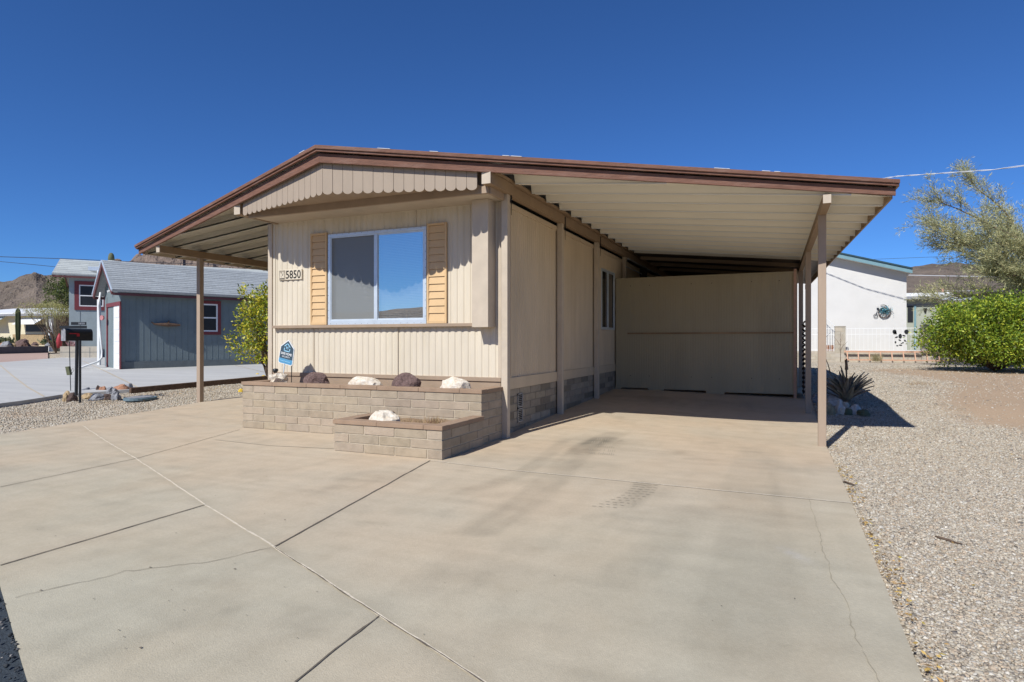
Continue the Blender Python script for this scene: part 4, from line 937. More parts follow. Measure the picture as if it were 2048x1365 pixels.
# rocks along the neighbour's driveway edge
GR = 'loose rocks along the edge of the neighbouring driveway'
for i, (x, y, w_, h_, m, lb) in enumerate((
    (133, 799, 16, 16, 'tanrock', 'rounded tan rock just left of the mailbox posts'), (144, 799, 15, 14, 'rust', 'square dark rusty block at the foot of the lantern rod'),
    (171, 783, 18, 8, 'greyrock', 'low dark grey rock right of the mailbox posts'), (176, 794, 22, 9, 'tanrock', 'flat buff rock in front of the dark one near the mailbox'), (196, 797, 26, 10, 'greyrock', 'wide flat blue grey rock at the front of the row'),
    (197, 783, 8, 13, 'rust', 'small pointed dark rock standing in the row'), (206, 783, 15, 11, 'redrock', 'orange brown rock in the middle of the row'), (214, 796, 16, 9, 'rust', 'dark brown rock between the blue grey ones'),
    (223, 785, 18, 12, 'greyrock', 'leaning grey slab behind the pale rock'), (232, 796, 17, 13, 'greyrock', 'pale bluish rounded rock at the front right of the row'), (242, 782, 24, 13, 'redrock', 'purplish rock pile end beside the timber edging'), (257, 779, 16, 11, 'greyrock', 'grey rock touching the brown timber edging'))):
    p = on_ground(x, y); D = depth(p); rock('rock', (p.x, p.y, p.z - .01), w_ / F * D / 2 * 1.15, w_ / F * D / 2.4, h_ / F * D * .95, M[m], lb, i + 20, GR, .28, rot=i, fac=1.3)
p = on_ground(281, 797); D = depth(p); t = empty('valve_lid', p, 'flat oval blue grey utility lid lying on the gravel', 'lid')
ring = lambda rx, ry, z: [(p.x + CS * rx * math.cos(k * math.pi / 12) - SN * ry * math.sin(k * math.pi / 12), p.y + SN * rx * math.cos(k * math.pi / 12) + CS * ry * math.sin(k * math.pi / 12), p.z + z) for k in range(24)]
MB().prism(ring(.27, .36, -.03), (0, 0, .05)).build('rim', M['bluelid'], t, bevel=.008); MB().prism(ring(.21, .28, .0205), (0, 0, .012)).build('lid', M['greyrock'], t, bevel=.006)

# ------------------------------------------------------------------ neighbour on the left: driveway, garage, house
def sheet(pxs, m, name, dz, kind='structure', thick=.12, n=1):
    pts = [on_ground(x, y, dz) for x, y in pxs]
    mb = MB(); mb.v += [tuple(p) for p in pts] + [(p.x, p.y, p.z - thick) for p in pts]; k = len(pts); mb.face(list(range(k)))
    for i in range(k): j = (i + 1) % k; mb.face([j, i, i + k, j + k])
    bm = bmesh.new(); o = mb.build(name, m); me = o.data; bm.from_mesh(me); bmesh.ops.recalc_face_normals(bm, faces=bm.faces)
    bmesh.ops.triangulate(bm, faces=[f for f in bm.faces if len(f.verts) > 4]); bm.to_mesh(me); bm.free(); return tag(o, kind=kind)
def sheet_grid(A, B, m, name, dz, nx=40, ny=14, thick=.15):
    """A: near edge pixel list, B: far edge pixel list (same length)"""
    def res(L, t):
        k = t * (len(L) - 1); i = min(int(k), len(L) - 2); f = k - i; return L[i].lerp(L[i + 1], f)
    A = [on_ground(*q) for q in A]; B = [on_ground(*q) for q in B]; P = []
    for i in range(nx + 1):
        a, b = res(A, i / nx), res(B, i / nx); row = []
        for j in range(ny + 1):
            q = a.lerp(b, j / ny); row.append((q.x, q.y, zg(q.x, q.y) + dz))
        P.append([(row[0][0], row[0][1], row[0][2] - thick)] + row)
    return tag(MB().grid([r_[::-1] for r_ in P]).build(name, m, None, (0, 0, 0)), kind='structure')
ND = sheet_grid([(-320, 862), (0, 811), (122, 793), (280, 781), (540, 757), (700, 742)], [(-320, 735), (0, 727), (122, 717), (250, 712), (480, 709), (700, 707)], M['concrete2'], 'neighbour_driveway', .035)
def gline(pxs, w_, m, name, dz, par):
    pts = [on_ground(*q) for q in pxs]; P = []
    for i, p in enumerate(pts):
        tt = pts[min(i + 1, len(pts) - 1)] - pts[max(0, i - 1)]; n2 = Vector((-tt.y, tt.x, 0)).normalized() * w_ / 2
        P.append([p + n2 + up * dz, p - n2 + up * dz])
    return MB().grid([[tuple(x) for x in r_][::-1] for r_ in P]).build(name, m, par)
gline([(0, 733), (22, 752), (55, 778), (88, 797)], .04, M['mortar'], 'joint', .041, ND); gline([(165, 724), (210, 745), (250, 765), (276, 779)], .04, M['mortar'], 'joint', .041, ND); gline([(470, 733), (528, 747)], .03, M['mortar'], 'joint', .041, ND)
sheet_grid([(-320, 736), (0, 727.5), (96, 719)], [(-320, 705), (0, 706), (96, 705)], mat('pink_gravel', (.42, .30, .25), .9, .2, 20, .5, 40), 'gravel_bed', .02, 20, 6)
# timber edging
for k, (A, B, lb) in enumerate((((262, 784), (400, 771), 'brown timber edging nearest the rocks and the lid'), ((402, 771), (545, 757.5), 'brown timber edging reaching the left corner of the home'))):
    a, b = on_ground(*A), on_ground(*B); d = b - a; thing(MB().obox(a - up * .05, d, Vector((-d.y, d.x, 0)).normalized() * .09, up * .135), 'timber_edging', M['timber'], a, lb, 'edging', 'timber edging of the neighbouring driveway', bevel=.01)

def hit(x, O, d):                                        # point on the vertical plane O + t d (d horizontal unit) seen in column x
    k = (x - 1024) / F; oX = CS * O.x + SN * O.y; oD = -SN * O.x + CS * O.y; dX = CS * d.x + SN * d.y; dD = -SN * d.x + CS * d.y
    t_ = (oX - k * oD) / (k * dD - dX); return O + d * t_
def zat(p, y): return EYE + (682.5 - y) / F * depth(p)
def rect_on(mb, A, B, z0, z1, n, off, th):               # slab between A and B (points on wall), pushed along n
    d = B - A; d = Vector((d.x, d.y, 0)); a = Vector((A.x, A.y, z0)) + n * off; mb.obox(a, d, n * th, up * (z1 - z0)); return mb
Lg = cdir(.716, .698).normalized(); Fg = cdir(-.698, .716).normalized(); Ng = cdir(.698, -.716).normalized(); Mg = -Lg   # Ng outward of the long side, Mg outward of the gable end
Cg = on_ground(241, 741); GW, GL = 2.25, 9.5; ze = zat(Cg, 572); zp = ze + .85
t = empty('garage', Cg, 'blue grey garage with pale shingled roof and red trimmed window next door', 'garage')
mb = MB(); zb_ = Cg.z - .1
pent = [Cg + up * -.1, Cg + Fg * GW + up * -.1, Cg + Fg * GW + up * (ze - Cg.z), Cg + Fg * GW / 2 + up * (zp - .1 - Cg.z), Cg + up * (ze - Cg.z)]
mb.prism(pent, Lg * GL)
dl = .2                                                   # vertical grooves of the long side
k = .25
while k < GL - .1: mb.obox(Cg + Lg * k + up * .32, Lg * .018, Ng * .006, up * (ze - Cg.z - .35)); k += dl
mb.build('wall', M['grey_wall'], t)
MB().obox(Cg - up * .1, Lg * GL, Ng * .03, up * .38).build('wall_base', M['grey_base'], t); mb = MB(); mb.obox(Cg + up * .281, Lg * .12, Ng * .028, up * (ze - Cg.z - .28)); mb.build('corner_board', M['grey_wall'], t)
# roof
sl = (zp - ze) / (GW / 2); ov, og = .3, .3
RAKE = mat('rake_red', (.13, .05, .05), .7)
def gable_roof(Cn, Ld, Fd, W, Ln, ze, zp, ov, og, m, par, courses, th=.07):
    sl = (zp - ze) / (W / 2); ridge = Cn + Fd * W / 2 - Ld * og; ridge.z = zp; rnd = random.Random(4); obs = []
    for sgn in (-1, 1):
        e_ = ridge + Fd * sgn * (W / 2 + ov); e_.z = zp - sl * (W / 2 + ov); sv = e_ - ridge; nrm = Ld.cross(sv).normalized(); nrm = nrm if nrm.z > 0 else -nrm
        mb = MB(); mb.col = (1, 1, 1); mb.obox(ridge, Ld * (Ln + 2 * og), sv, nrm * th)
        for c in range(courses):
            x = -rnd.uniform(0, .5) ; 
            while x < Ln + 2 * og:
                L_ = rnd.uniform(.25, .9); a = max(0, x); b = min(Ln + 2 * og, x + L_)
                if b > a: g = rnd.uniform(.9, 1.07); mb.col = (g, g * 1.01, g); mb.obox(ridge + Ld * a + sv * (c / courses) + nrm * th, Ld * (b - a), sv / courses * .86, nrm * (.022 + .002 * (c % 2)))
                x += L_
        mb.col = (1, 1, 1); obs.append(mb.build('roof', m, par))
        MB().obox(ridge + sv + nrm * -.02 + Ld * .02, Ld * (Ln + 2 * og - .04), -sv.normalized() * -.02, up * -.08 + nrm * 0).build('fascia', RAKE, par)
        MB().obox(ridge - Ld * .012 - nrm * .0, Ld * .05, sv, nrm * -.11).build('rake_trim', RAKE, par)
        MB().obox(ridge - Ld * .03 + nrm * .03, Ld * .03, sv, nrm * (th - .005)).build('drip_edge', M['alu'], par)
    return obs
gable_roof(Cg, Lg, Fg, GW, GL, ze, zp, ov, og, M['shingle'], t, 15)
# white door in a recess with red trim on the gable end
A, B = hit(242.5, Cg, Fg), hit(214.5, Cg, Fg); zt_ = zat(A, 603); mb = MB()
rect_on(mb, A, A.lerp(B, .07), Cg.z, zt_, Mg, 0, .03); rect_on(mb, A, B, zt_ - .13, zt_, Mg, .001, .035); rect_on(mb, B, B.lerp(A, .07), Cg.z, zt_, Mg, 0, .03)
mb.build('door_trim', M['red_trim'], t)
D1, D2 = hit(241, Cg, Fg), hit(228, Cg, Fg); rect_on(MB(), D1, D2, Cg.z + .02, zt_ - .13, Mg, 0, .012).build('door', M['white_paint'], t)
mb = MB()
for k in range(5): rect_on(mb, D1.lerp(D2, .15), D1.lerp(D2, .85), Cg.z + .15 + k * .4, Cg.z + .42 + k * .4, Mg, .012, .008)
mb.build('door_panels', M['white_paint'], t)
# garage window, driftwood pieces
def sash(par, A, B, z0, z1, n, trimw=.09, frame='white_paint', trim='red_trim'):
    d = (B - A).normalized() if False else Vector((B.x - A.x, B.y - A.y, 0)).normalized(); mb = MB()
    for (a, b, c, e) in ((A - d * trimw, A, z0 - trimw, z1 + trimw), (B, B + d * trimw, z0 - trimw, z1 + trimw), (A, B, z1, z1 + trimw), (A, B, z0 - trimw, z0)): rect_on(mb, a, b, c, e, n, 0, .035)
    w_ = mb.build('window', M[trim], par); mb = MB(); f = .05; zm = (z0 + z1) / 2
    for (a, b, c, e) in ((A, A + d * f, z0, z1), (B - d * f, B, z0, z1), (A + d * f, B - d * f, z1 - f, z1), (A + d * f, B - d * f, z0, z0 + f), (A + d * f, B - d * f, zm - f / 2, zm + f / 2)): rect_on(mb, a, b, c, e, n, 0, .025)
    mb.build('frame', M[frame], w_); rect_on(MB(), A, B, z0, z1, n, .003, .004).build('pane', M['black'], w_); return w_
A, B = hit(400, Cg, Lg), hit(435, Cg, Lg); sash(t, A, B, zat(B, 664), zat(B, 609), Ng, .11)
for i, (xa, xb, yy, lb) in enumerate(((307, 358, 648, 'grey driftwood branch mounted on the garage wall left of its window'), (467, 520, 650, 'driftwood branch mounted on the garage wall behind the citrus tree'))):
    a, b = hit(xa, Cg, Lg), hit(xb, Cg, Lg); a.z = zat(a, yy + 1); b.z = zat(b, yy + 3); n = Ng * .13; P = [a.lerp(b, k / 6) + n + up * (.03 * noise.noise(Vector((k, i, 0)))) for k in range(7)]
    mb = MB(); mb.tube(P, [.03, .05, .06, .075, .06, .05, .035], 7); mb.tube([P[3], P[3] + up * .14 + Lg * .05], [.04, .02], 6); mb.tube([P[0], P[0] - Lg * .1 + up * .08], [.03, .015], 6); mb.tube([P[5] , P[5] - n * 1.0], .02, 5); mb.tube([P[1], P[1] - n * 1.0], .02, 5)
    thing(mb, 'driftwood', M['timber'], P[0], lb, 'driftwood', 'driftwood mounted on the garage wall')
# rounded roof vent
rv = at(222.5, 523, depth(Cg) + 4.2); vt = MB(); vt.tube([rv, rv + up * .15, rv + up * .26, rv + up * .31, rv + up * .335], [.115, .11, .09, .06, .02], 12); vt.build('roof_vent', M['olive'], t, smooth=True)
MB().tube([rv - up * .05, rv + up * .02], [.24, .16], 12).build('flashing', M['white_paint'], t)
# flood light under the gable
pl = hit(226, Cg, Fg); pl.z = zat(pl, 582); mb = MB(); mb.tube([pl + Mg * .03, pl + Mg * .16 - up * .05], [.03, .045], 8); mb.build('flood_light', M['white_paint'], t)
# downspout, ornament
dn = depth(Cg) + 1.2; P = [at(201, 585, dn), at(197, 612, dn), at(199, 650, dn), at(204, 705, dn), at(203, 717, dn), at(196, 724, dn - .4), at(160, 728, dn - 1.2)]; P[-1].z = zg(P[-1].x, P[-1].y) + .08
thing(MB().tube(P, .032, 8), 'downspout', M['white_paint'], (P[3].x, P[3].y, zg(P[3].x, P[3].y)), 'white downspout pipe left of the garage bending onto the driveway', 'downspout', smooth=True)
q = at(203, 636, dn - .12); thing(MB().tube([q, q + cdir(.02, .05)], [.09, .08], 10), 'ornament', M['pinkish'], q, 'small round pinkish ornament hung on the white downspout', 'ornament')
# grey house behind
Ch = on_ground(138, 716); t = empty('grey_house', Ch, 'blue grey house with red trimmed corner window behind the garage', 'house')
zh = zat(Ch, 548); Lh = cdir(.86, .51).normalized(); Fh = cdir(-.51, .86).normalized(); Nh = -Fh; HW = 6.0
MB().prism([Ch - up * .2, Ch + Fh * HW - up * .2, Ch + Fh * HW + up * (zh - Ch.z), Ch + Fh * HW / 2 + up * (zh - Ch.z + .75), Ch + up * (zh - Ch.z)], Lh * 11).build('wall', M['grey_light'], t)
gable_roof(Ch, Lh, Fh, HW, 11, zh, zh + .92, .35, .6, mat('pale_shingle', (.44, .46, .44), .9, .12, 14, .4, 60, attr=True), t, 8)
A, B = hit(158, Ch, Lh), hit(207, Ch, Lh); sash(t, A, B, zat(A, 613), zat(A, 570), Nh, .18)
A, B = Ch + Fh * .15, Ch + Fh * .6; 
mb = MB(); g_ = hit(160, Ch, Lh); rect_on(mb, g_, g_ + Lh * .012, Ch.z + .5, zat(g_, 622), Nh, 0, .01); mb.build('siding_seam', M['grey_base'], t)
# porch roof with post between house and garage
pA = at(176, 541, depth(Cg) + 2.6); t = empty('porch_roof', (pA.x, pA.y, zg(pA.x, pA.y)), 'small flat white edged porch roof between the grey house and the garage', 'porch roof')
MB().obox(pA, cdir(1.6, .6), cdir(-.6, 1.6), up * .14).build('roof', M['alu'], t); q = at(194, 541, depth(Cg) + 2.6); MB().obox(Vector((q.x, q.y, zg(q.x, q.y))), cdir(.09, 0), cdir(0, .09), up * (q.z - zg(q.x, q.y))).build('post', M['white_paint'], t)
# block planter by the grey house
Cp = on_ground(120, 717); t = empty('block_planter', Cp, 'low tan block planter before the blue grey house', 'planter'); zt_ = zat(Cp, 693.5)
mb = MB(); lp = cdir(1, .12).normalized(); fp = cdir(-.5, .9).normalized(); W_ = (hit(200, Cp, lp) - Cp).length
mb.obox(Cp - up * .1, lp * W_, fp * 1.1, up * (zt_ - Cp.z + .1)); mb.build('block_wall', M['fence_block'], t)
mb = MB(); k = .4
while k < W_: mb.obox(Cp + lp * k, lp * .02, -fp * .006, up * (zt_ - Cp.z - .05)); k += .45
mb.obox(Cp + up * (zt_ - Cp.z) * .5, lp * W_, -fp * .005, up * .02); mb.build('mortar', M['grey_base'], t)
q = Cp + lp * .5 + fp * .4; tuft('flowering_plant', (q.x, q.y, zt_), 160, .35, .12, [(.6, .3, .3), (.4, .3, .25), (.55, .4, .4)], 'small pink flowering plant in the low block planter', 'plant', w_=.04)
q = hit(118.5, Cp + fp * 2.5, lp); q.z = zt_ - .1; mb = MB(); mb.tube([q, q + up * .35, q + up * .55, q + up * .75], [.1, .13, .1, .02], 10); thing(mb, 'garden_ornament', mat('deep_red', (.35, .04, .05), .5), q, 'slim deep red garden ornament behind the mailbox door', 'ornament', smooth=True)

# low dark retaining wall and raised bed
A, B = on_ground(-60, 711), on_ground(97, 706.5); zt_ = zat(B, 694); d = B - A
thing(MB().obox(A - up * .2, d, Vector((-d.y, d.x, 0)).normalized() * .2, up * (zt_ - A.z + .2)), 'retaining_wall', mat('dark_wall', (.10, .095, .105), .9, .15), A, 'low dark retaining wall across the street edge at far left', 'wall', bevel=.01)
def bedz(p, k): return zt_ - .02 + .22 * ss(0, 1, k) + .05 * noise.noise(Vector((p.x * .8, p.y * .8, 1)))
P = []
for i in range(30):
    a = A.lerp(B + d * .25, i / 29); row = []
    for j in range(14):
        q = a + Vector((-d.y, d.x, 0)).normalized() * (.1 + j * .75); row.append((q.x, q.y, bedz(q, j / 9)))
    P.append(row)
bed = tag(MB().grid(P).build('raised_bed', mat('bed_soil', (.42, .29, .19), .95, .2, 3, .5, 20), None, (0, 0, 0), smooth=True), kind='structure')
def on_bed(x, k):
    a = hit(x, A + Vector((-d.y, d.x, 0)).normalized() * (.1 + k * 8), Vector((d.x, d.y, 0)).normalized()); a.z = bedz(a, k * 8 / .75 / 9); return a
GB = 'rocks on the raised bed at far left'
for i, (x, k, w_, h_, m, lb) in enumerate(((46, .25, 30, 15, 'lava', 'large dark pointed boulder at the foot of the saguaro'), (12, .12, 22, 10, 'greyrock', 'flat mauve rock at the left frame edge'), (26, .1, 14, 6, 'tanrock', 'small tan rock right of the mauve one'), (98, .3, 16, 5, 'greyrock', 'low grey rock before the cactus bed'), (70, .35, 14, 5, 'lava', 'small dark reddish rock right of the boulder'), (8, .3, 16, 6, 'redrock', 'low reddish rock behind the mauve one'))):
    p = on_bed(x, k); D = depth(p); rock('rock', (p.x, p.y, p.z), w_ / F * D / 2, w_ / F * D / 3, h_ / F * D, M[m], lb, 60 + i, GB, .3)
p = on_ground(55, 705); D = depth(p); rock('rock', (p.x, p.y, p.z), 22 / F * D / 2, .25, 10 / F * D, M['yellow'], 'smooth yellow painted rock in front of the dark retaining wall', 77, None, .12)
sg = on_bed(36, .55); mb = MB(); zt2 = zat(sg, 617); n = 20; V0 = []
for j, (z, r_) in enumerate(((sg.z - .1, .09), (sg.z + .4, .105), ((sg.z + zt2) / 2, .13), (zt2 - .25, .125), (zt2 - .08, .09), (zt2, .02))):
    V0.append([(sg.x + r_ * (1 + .14 * (-1) ** k) * math.cos(k * math.pi / n), sg.y + r_ * (1 + .14 * (-1) ** k) * math.sin(k * math.pi / n), z) for k in range(2 * n + 1)])
thing(mb.grid(V0), 'saguaro_cactus', M['saguaro'], sg, 'single column saguaro cactus before the cream house', 'cactus')
for i, (x, k, w_, lb) in enumerate(((10, .55, 30, 'pale green spreading cactus patch at the left frame edge'), (100, .5, 34, 'olive prickly cactus patch before the porch of the cream house'))):
    p = on_bed(x, k); D = depth(p); s_ = w_ / F * D / 3; n = 420; B_ = np.array([(p.x + random.gauss(0, s_ * .8), p.y + random.gauss(0, s_ * .5), p.z + abs(random.gauss(0, .16))) for _ in range(n)]); D_ = RNG.normal(0, .5, (n, 3)); D_[:, 2] = abs(D_[:, 2]) + .3
    tag(leafmesh('cactus_patch', B_, D_, RNG.uniform(.12, .26, n), RNG.uniform(.06, .12, n), palette(n, [(.2, .24, .12), (.32, .34, .2), (.12, .15, .08)], (1, 1, 1)), M['leafdry'], None, tuple(p)), lb, 'cactus')
# cream house far left
D0 = 40.0; wA, wB = at(-90, 690, D0 + 3), at(140, 690, D0); wd = Vector((wB.x - wA.x, wB.y - wA.y, 0)).normalized(); bk = Vector((-wd.y, wd.x, 0)); base = hit(60, wA, wd)
t = empty('cream_house', (base.x, base.y, zg(base.x, base.y)), 'low cream house with white roof and window awning far left', 'house')
ztp = zat(base, 629); A_, B_ = hit(-90, wA, wd), hit(93, wA, wd); zb0 = .4
MB().obox(Vector((A_.x, A_.y, zb0)), B_ - A_ - up * (B_ - A_).z, bk * 8, up * (ztp - zb0)).build('wall', M['cream'], t)
E_ = hit(140, wA, wd); MB().obox(Vector((B_.x, B_.y, zb0)) + bk * 1.6, Vector((E_.x - B_.x, E_.y - B_.y, 0)), bk * 6, up * (ztp - zb0)).build('porch_wall', M['green_home'], t)
f_ = hit(40, wA, wd); rs = Vector((0, 0, zat(base, 612) - ztp)) + bk * 4.2; R0 = Vector((A_.x, A_.y, ztp)) - bk * .4; RE = hit(150, wA, wd)
MB().obox(R0, Vector((RE.x - A_.x, RE.y - A_.y, 0)), rs, up * .1).build('roof', M['white_paint'], t)
MB().obox(R0 - bk * .02 - up * .12, Vector((RE.x - A_.x, RE.y - A_.y, 0)), bk * .02, up * .14).build('fascia', M['greyrock'], t)
a, b = hit(52, wA, wd), hit(92, wA, wd); rect_on(MB(), a, b, zat(a, 664), zat(a, 650), -bk, 0, .02).build('window', M['black'], t)
rect_on(MB(), hit(26, wA, wd), hit(93, wA, wd), zat(a, 690), zat(a, 669), -bk, 0, .03).build('wall_base', M['tanrock'], t)
a2, b2 = hit(46, wA, wd), hit(90, wA, wd); mb = MB(); za, zb1 = zat(a2, 637), zat(a2, 650)
mb.obox(Vector((a2.x, a2.y, za)), Vector((b2.x - a2.x, b2.y - a2.y, 0)), -bk * .7 + up * (zb1 - za), up * .03); mb.build('awning', M['white_paint'], t)
a2, b2 = hit(-30, wA, wd), hit(14, wA, wd); MB().obox(Vector((a2.x, a2.y, zat(a2, 634))), Vector((b2.x - a2.x, b2.y - a2.y, 0)), -bk * .7 + up * (zb1 - za), up * .03).build('awning', M['alu'], t)
for x in (103, 107.5): q = hit(x, wA, wd) - bk * .2; MB().obox(Vector((q.x, q.y, zb0)), wd * .1, bk * .1, up * (ztp - zb0)).build('porch_post', M['white_paint'], t)
# trees far left
q = at(112, 690, 33); bush('palo_verde_tree', 'sprawling yellow green palo verde tree in front of the cream house', (q.x, q.y, .6), (*at(98, 628, 33)[:2], at(98, 622, 33).z), (1.45, 1.2, .62), 4200, (.10, .018), [(.42, .40, .14), (.28, .30, .1), (.5, .45, .2)], (2, 2, 1), 31, 'tree', lobes=22)
q = at(128, 690, 37); bush('evergreen_tree', 'dark green dense tree left of the grey house wall', (q.x, q.y, .6), (*at(130, 585, 37)[:2], at(130, 588, 37).z), (1.0, 1.0, 1.3), 5200, (.13, .05), [(.08, .12, .03), (.16, .2, .05), (.04, .06, .02)], (2, 2, 1), 33, 'tree', lobes=20)

# ------------------------------------------------------------------ right side: agave, rocks, fence, ladder
ga = on_ground(1693, 806); mb = MB(); rnd = random.Random(8)
for i in range(64):
    an = i * 2.399; el = R(86) - R(44) * (i / 64) ** .9 + rnd.gauss(0, .06); L_ = rnd.uniform(.46, .66) * (1 - .1 * i / 64); w_ = rnd.uniform(.036, .052); g = rnd.uniform(.6, 1.25); mb.col = (g, g * rnd.uniform(.92, 1.02), g * .95)
    hd = Vector((math.cos(an), math.sin(an), 0)); sd_ = Vector((-hd.y, hd.x, 0)); P = []
    for k in range(8):
        s = k / 7; c = ga + up * .02 + (hd * math.cos(el - .25 * s) + up * math.sin(el - .25 * s)) * (L_ * s) + sd_ * .03 * math.sin(s * 2 + i); ww = w_ * (1 - s ** 2.2) * (.7 + .6 * min(1, s * 3)) + .001
        nn = (up * math.cos(el) - hd * math.sin(el)); P.append([tuple(c - sd_ * ww + nn * .012), tuple(c - nn * .008), tuple(c + sd_ * ww + nn * .012)])
    mb.grid(P)
mb.col = (.6, .45, .35); mb.tube([ga, ga + up * .5, ga + up * .78 + cdir(-.01, 0)], [.02, .014, .02], 6); mb.tube([ga + up * .6, ga + up * .8], [.03, .012], 6)
o = thing(mb, 'agave_plant', M['agave'], ga, 'spiky grey green agave in the shade behind the right carport posts', 'agave'); 
GA = 'rocks piled at the foot of the agave'
for i, (x, y, w_, h_, m, lb) in enumerate(((1666, 805, 32, 13, 'palerock', 'long grey rock on top of the pile next to the carport post'), (1657, 824, 26, 18, 'tanrock', 'brown rock at the bottom of the pile touching the carport post line'), (1677, 822, 18, 20, 'palerock', 'pinkish tilted rock in the middle of the agave pile'), (1689, 811, 17, 9, 'quartz', 'pale oval rock right under the agave leaves'),
    (1686, 824, 12, 12, 'quartz', 'small whitish squarish rock at the front of the pile'), (1697, 825, 14, 10, 'olive', 'dark mossy rock between the whitish ones'), (1712, 822, 26, 15, 'palerock', 'light mottled rock at the right of the pile'), (1727, 826, 26, 9, 'olive', 'low dark rock at the far right end of the pile'), (1630, 800, 18, 12, 'greyrock', 'grey rock seen between the two carport posts'))):
    p = on_ground(x, y); D = depth(p); rock('rock', (p.x, p.y, p.z - .02), w_ / F * D / 2, w_ / F * D / 2.6, h_ / F * D, M[m], lb, 90 + i, GA, .26, rot=i * .7, fac=1.2)
# wavy edged panel beside the storage wall
P0 = []; mb = MB(); zs = np.linspace(.2, 1.62, 120)
for z in zs: h = .014 * math.sin(z * 2 * math.pi / .088); P0.append([(.335 + h, 12.95, z), (.335 + h, 13.9, z)])
mb.grid([r_[::-1] for r_ in P0]); o = thing(mb, 'corrugated_panel', M['rust'], (.335, 13.4, .2), 'dark corrugated sheet standing on end beside the storage wall', 'sheet'); m_ = o.modifiers.new('solid', 'SOLIDIFY'); m_.thickness = .012

pf = on_ground(1690, 722); rF = pf.y
def onF(x, dr=0): k = (x - 1024) / F; D = (rF + dr) / (CS + SN * k); return at(x, 682.5, D)
zgF = zg(pf.x, rF); zw = zat(pf, 703)
t = empty('block_fence', (pf.x, rF, zgF), 'low tan block wall topped with white pickets behind the gravel yard', 'fence')
uA_, uB_ = -3.0, 14.0
mb = MB(); nC = 4; Hc = (zw - zgF + .08) / nC; blocks(mb, (uA_, rF), (uB_, rF), zgF - .08, nC, .406, Hc, (0, -1), 40, 0, .14); mb.build('block_wall', M['fence_block'], t)
MB().box(uA_, uB_, rF + .006, rF + .13, zgF - .1, zw - .002).build('mortar', M['mortar'], t)
for (xa, xb, yt) in ((1670, 1691, 655), (1843, 1866, 652)):
    a, b = onF(xa), onF(xb); mb = MB(); zt_ = zat(a, yt); n = 8; H = (zt_ - zgF + .05) / n; blocks(mb, (a.x, rF - .06), (b.x, rF - .06), zgF - .05, n, .52, H, (0, -1), xa, 0, .38); mb.col = (.75, .75, .75); mb.box(a.x - .01, b.x + .01, rF - .07, rF + .34, zt_ + .002, zt_ + .05); mb.col = ONE
    pi_ = mb.build('pillar', M['fence_block'], t); MB().box(a.x + .006, b.x - .006, rF - .054, rF + .3, zgF, zt_ - .01).build('mortar', M['mortar'], pi_)
pils = [(onF(1670).x - .02, onF(1691).x + .02), (onF(1843).x - .02, onF(1866).x + .02)]
zr1, zr0 = zat(pf, 657.5), zw + .05
def clear(u): return not any(a < u < b for a, b in pils)
k = 0; u = uA_ + .1
while u < 11.5:
    if clear(u): MB().box(u - .006, u + .006, rF + .06, rF + .072, zw, zr1 + .03).build('picket', M['white_paint'], t)
    u += .16
segs = [(uA_, pils[0][0]), (pils[0][1], pils[1][0]), (pils[1][1], 11.5)]
for (a, b) in segs:
    for z in (zr1, zr0, zat(pf, 669)): MB().box(a, b, rF + .055, rF + .083, z - .012, z + .012).build('rail', M['white_paint'], t)
# ladder leaning along the wall
lz = zgF + .05; a, b = onF(1689, -.42), onF(2000, -.42); zl1 = zat(a, 702.5); t = empty('wooden_ladder', (a.x, rF - .4, lz), 'long wooden ladder lying on its side against the block fence', 'ladder')
MB().obox((a.x, rF - .42, lz - .02), (b.x - a.x, 0, 0), (0, .04, 0), (0, 0, .055)).build('side_rail', M['wood'], t); MB().obox((a.x, rF - .2, zl1 - .06), (b.x - a.x, 0, 0), (0, .04, 0), (0, 0, .075)).build('side_rail', M['wood'], t)
u = a.x + .12
while u < b.x: MB().obox((u - .02, rF - .4, lz + .03), (.045, 0, 0), (0, .03, 0), (0, .2, zl1 - lz - .07)).build('rung', M['wood'], t); u += .42
p = on_ground(1753, 724); tuft('dry_grass', tuple(p), 130, .45, .1, [(.35, .32, .18), (.45, .38, .22)], 'dry grass tuft in front of the wooden ladder', 'dry grass', w_=.02)
# bare twig shrubs
def twigs(x, y, h, n, label, lean=0):
    p = on_ground(x, y); mb = MB(); rnd = random.Random(x)
    mb.tube(curve_pts(p, p + up * h + cdir(lean, 0), 0, 5, .04, x), list(np.linspace(.014, .005, 6)), 5)
    for i in range(n): s = rnd.uniform(.3, .8); a = p + up * h * s + cdir(lean * s, 0); mb.tube(curve_pts(a, a + cdir(rnd.uniform(-.3, .3), rnd.uniform(-.2, .2), rnd.uniform(.15, .45)), 0, 3, .08, i), [.006, .005, .004, .003], 4)
    thing(mb, 'bare_shrub', M['bark'], p, label, 'bare shrub', 'bare shrubs before the block fence')
twigs(1681, 724, 1.25, 7, 'thin bare shrub standing in front of the grey fence pillar'); twigs(1661, 748, 1.2, 3, 'leaning bare stem just right of the near carport post', -.35)
p = on_ground(1845, 772); tuft('dry_grass', tuple(p), 120, .14, .18, DRY, 'flattened dry weeds on the bare dirt right of the agave', 'dry grass')
# sticks on the gravel
for i, (xa, ya, xb, yb, lb) in enumerate(((1685, 962, 1712, 971, 'short curved dark stick at the edge of the slab'), (1870, 1073, 1925, 1089, 'straight dark stick lying on the open gravel'))):
    a, b = on_ground(xa, ya, -.028), on_ground(xb, yb, -.028); thing(MB().tube(curve_pts(a, b, .0, 6, .02, i), [.004, .008, .009, .008, .007, .005, .003], 6), 'stick', M['bark'], a, lb, 'stick')

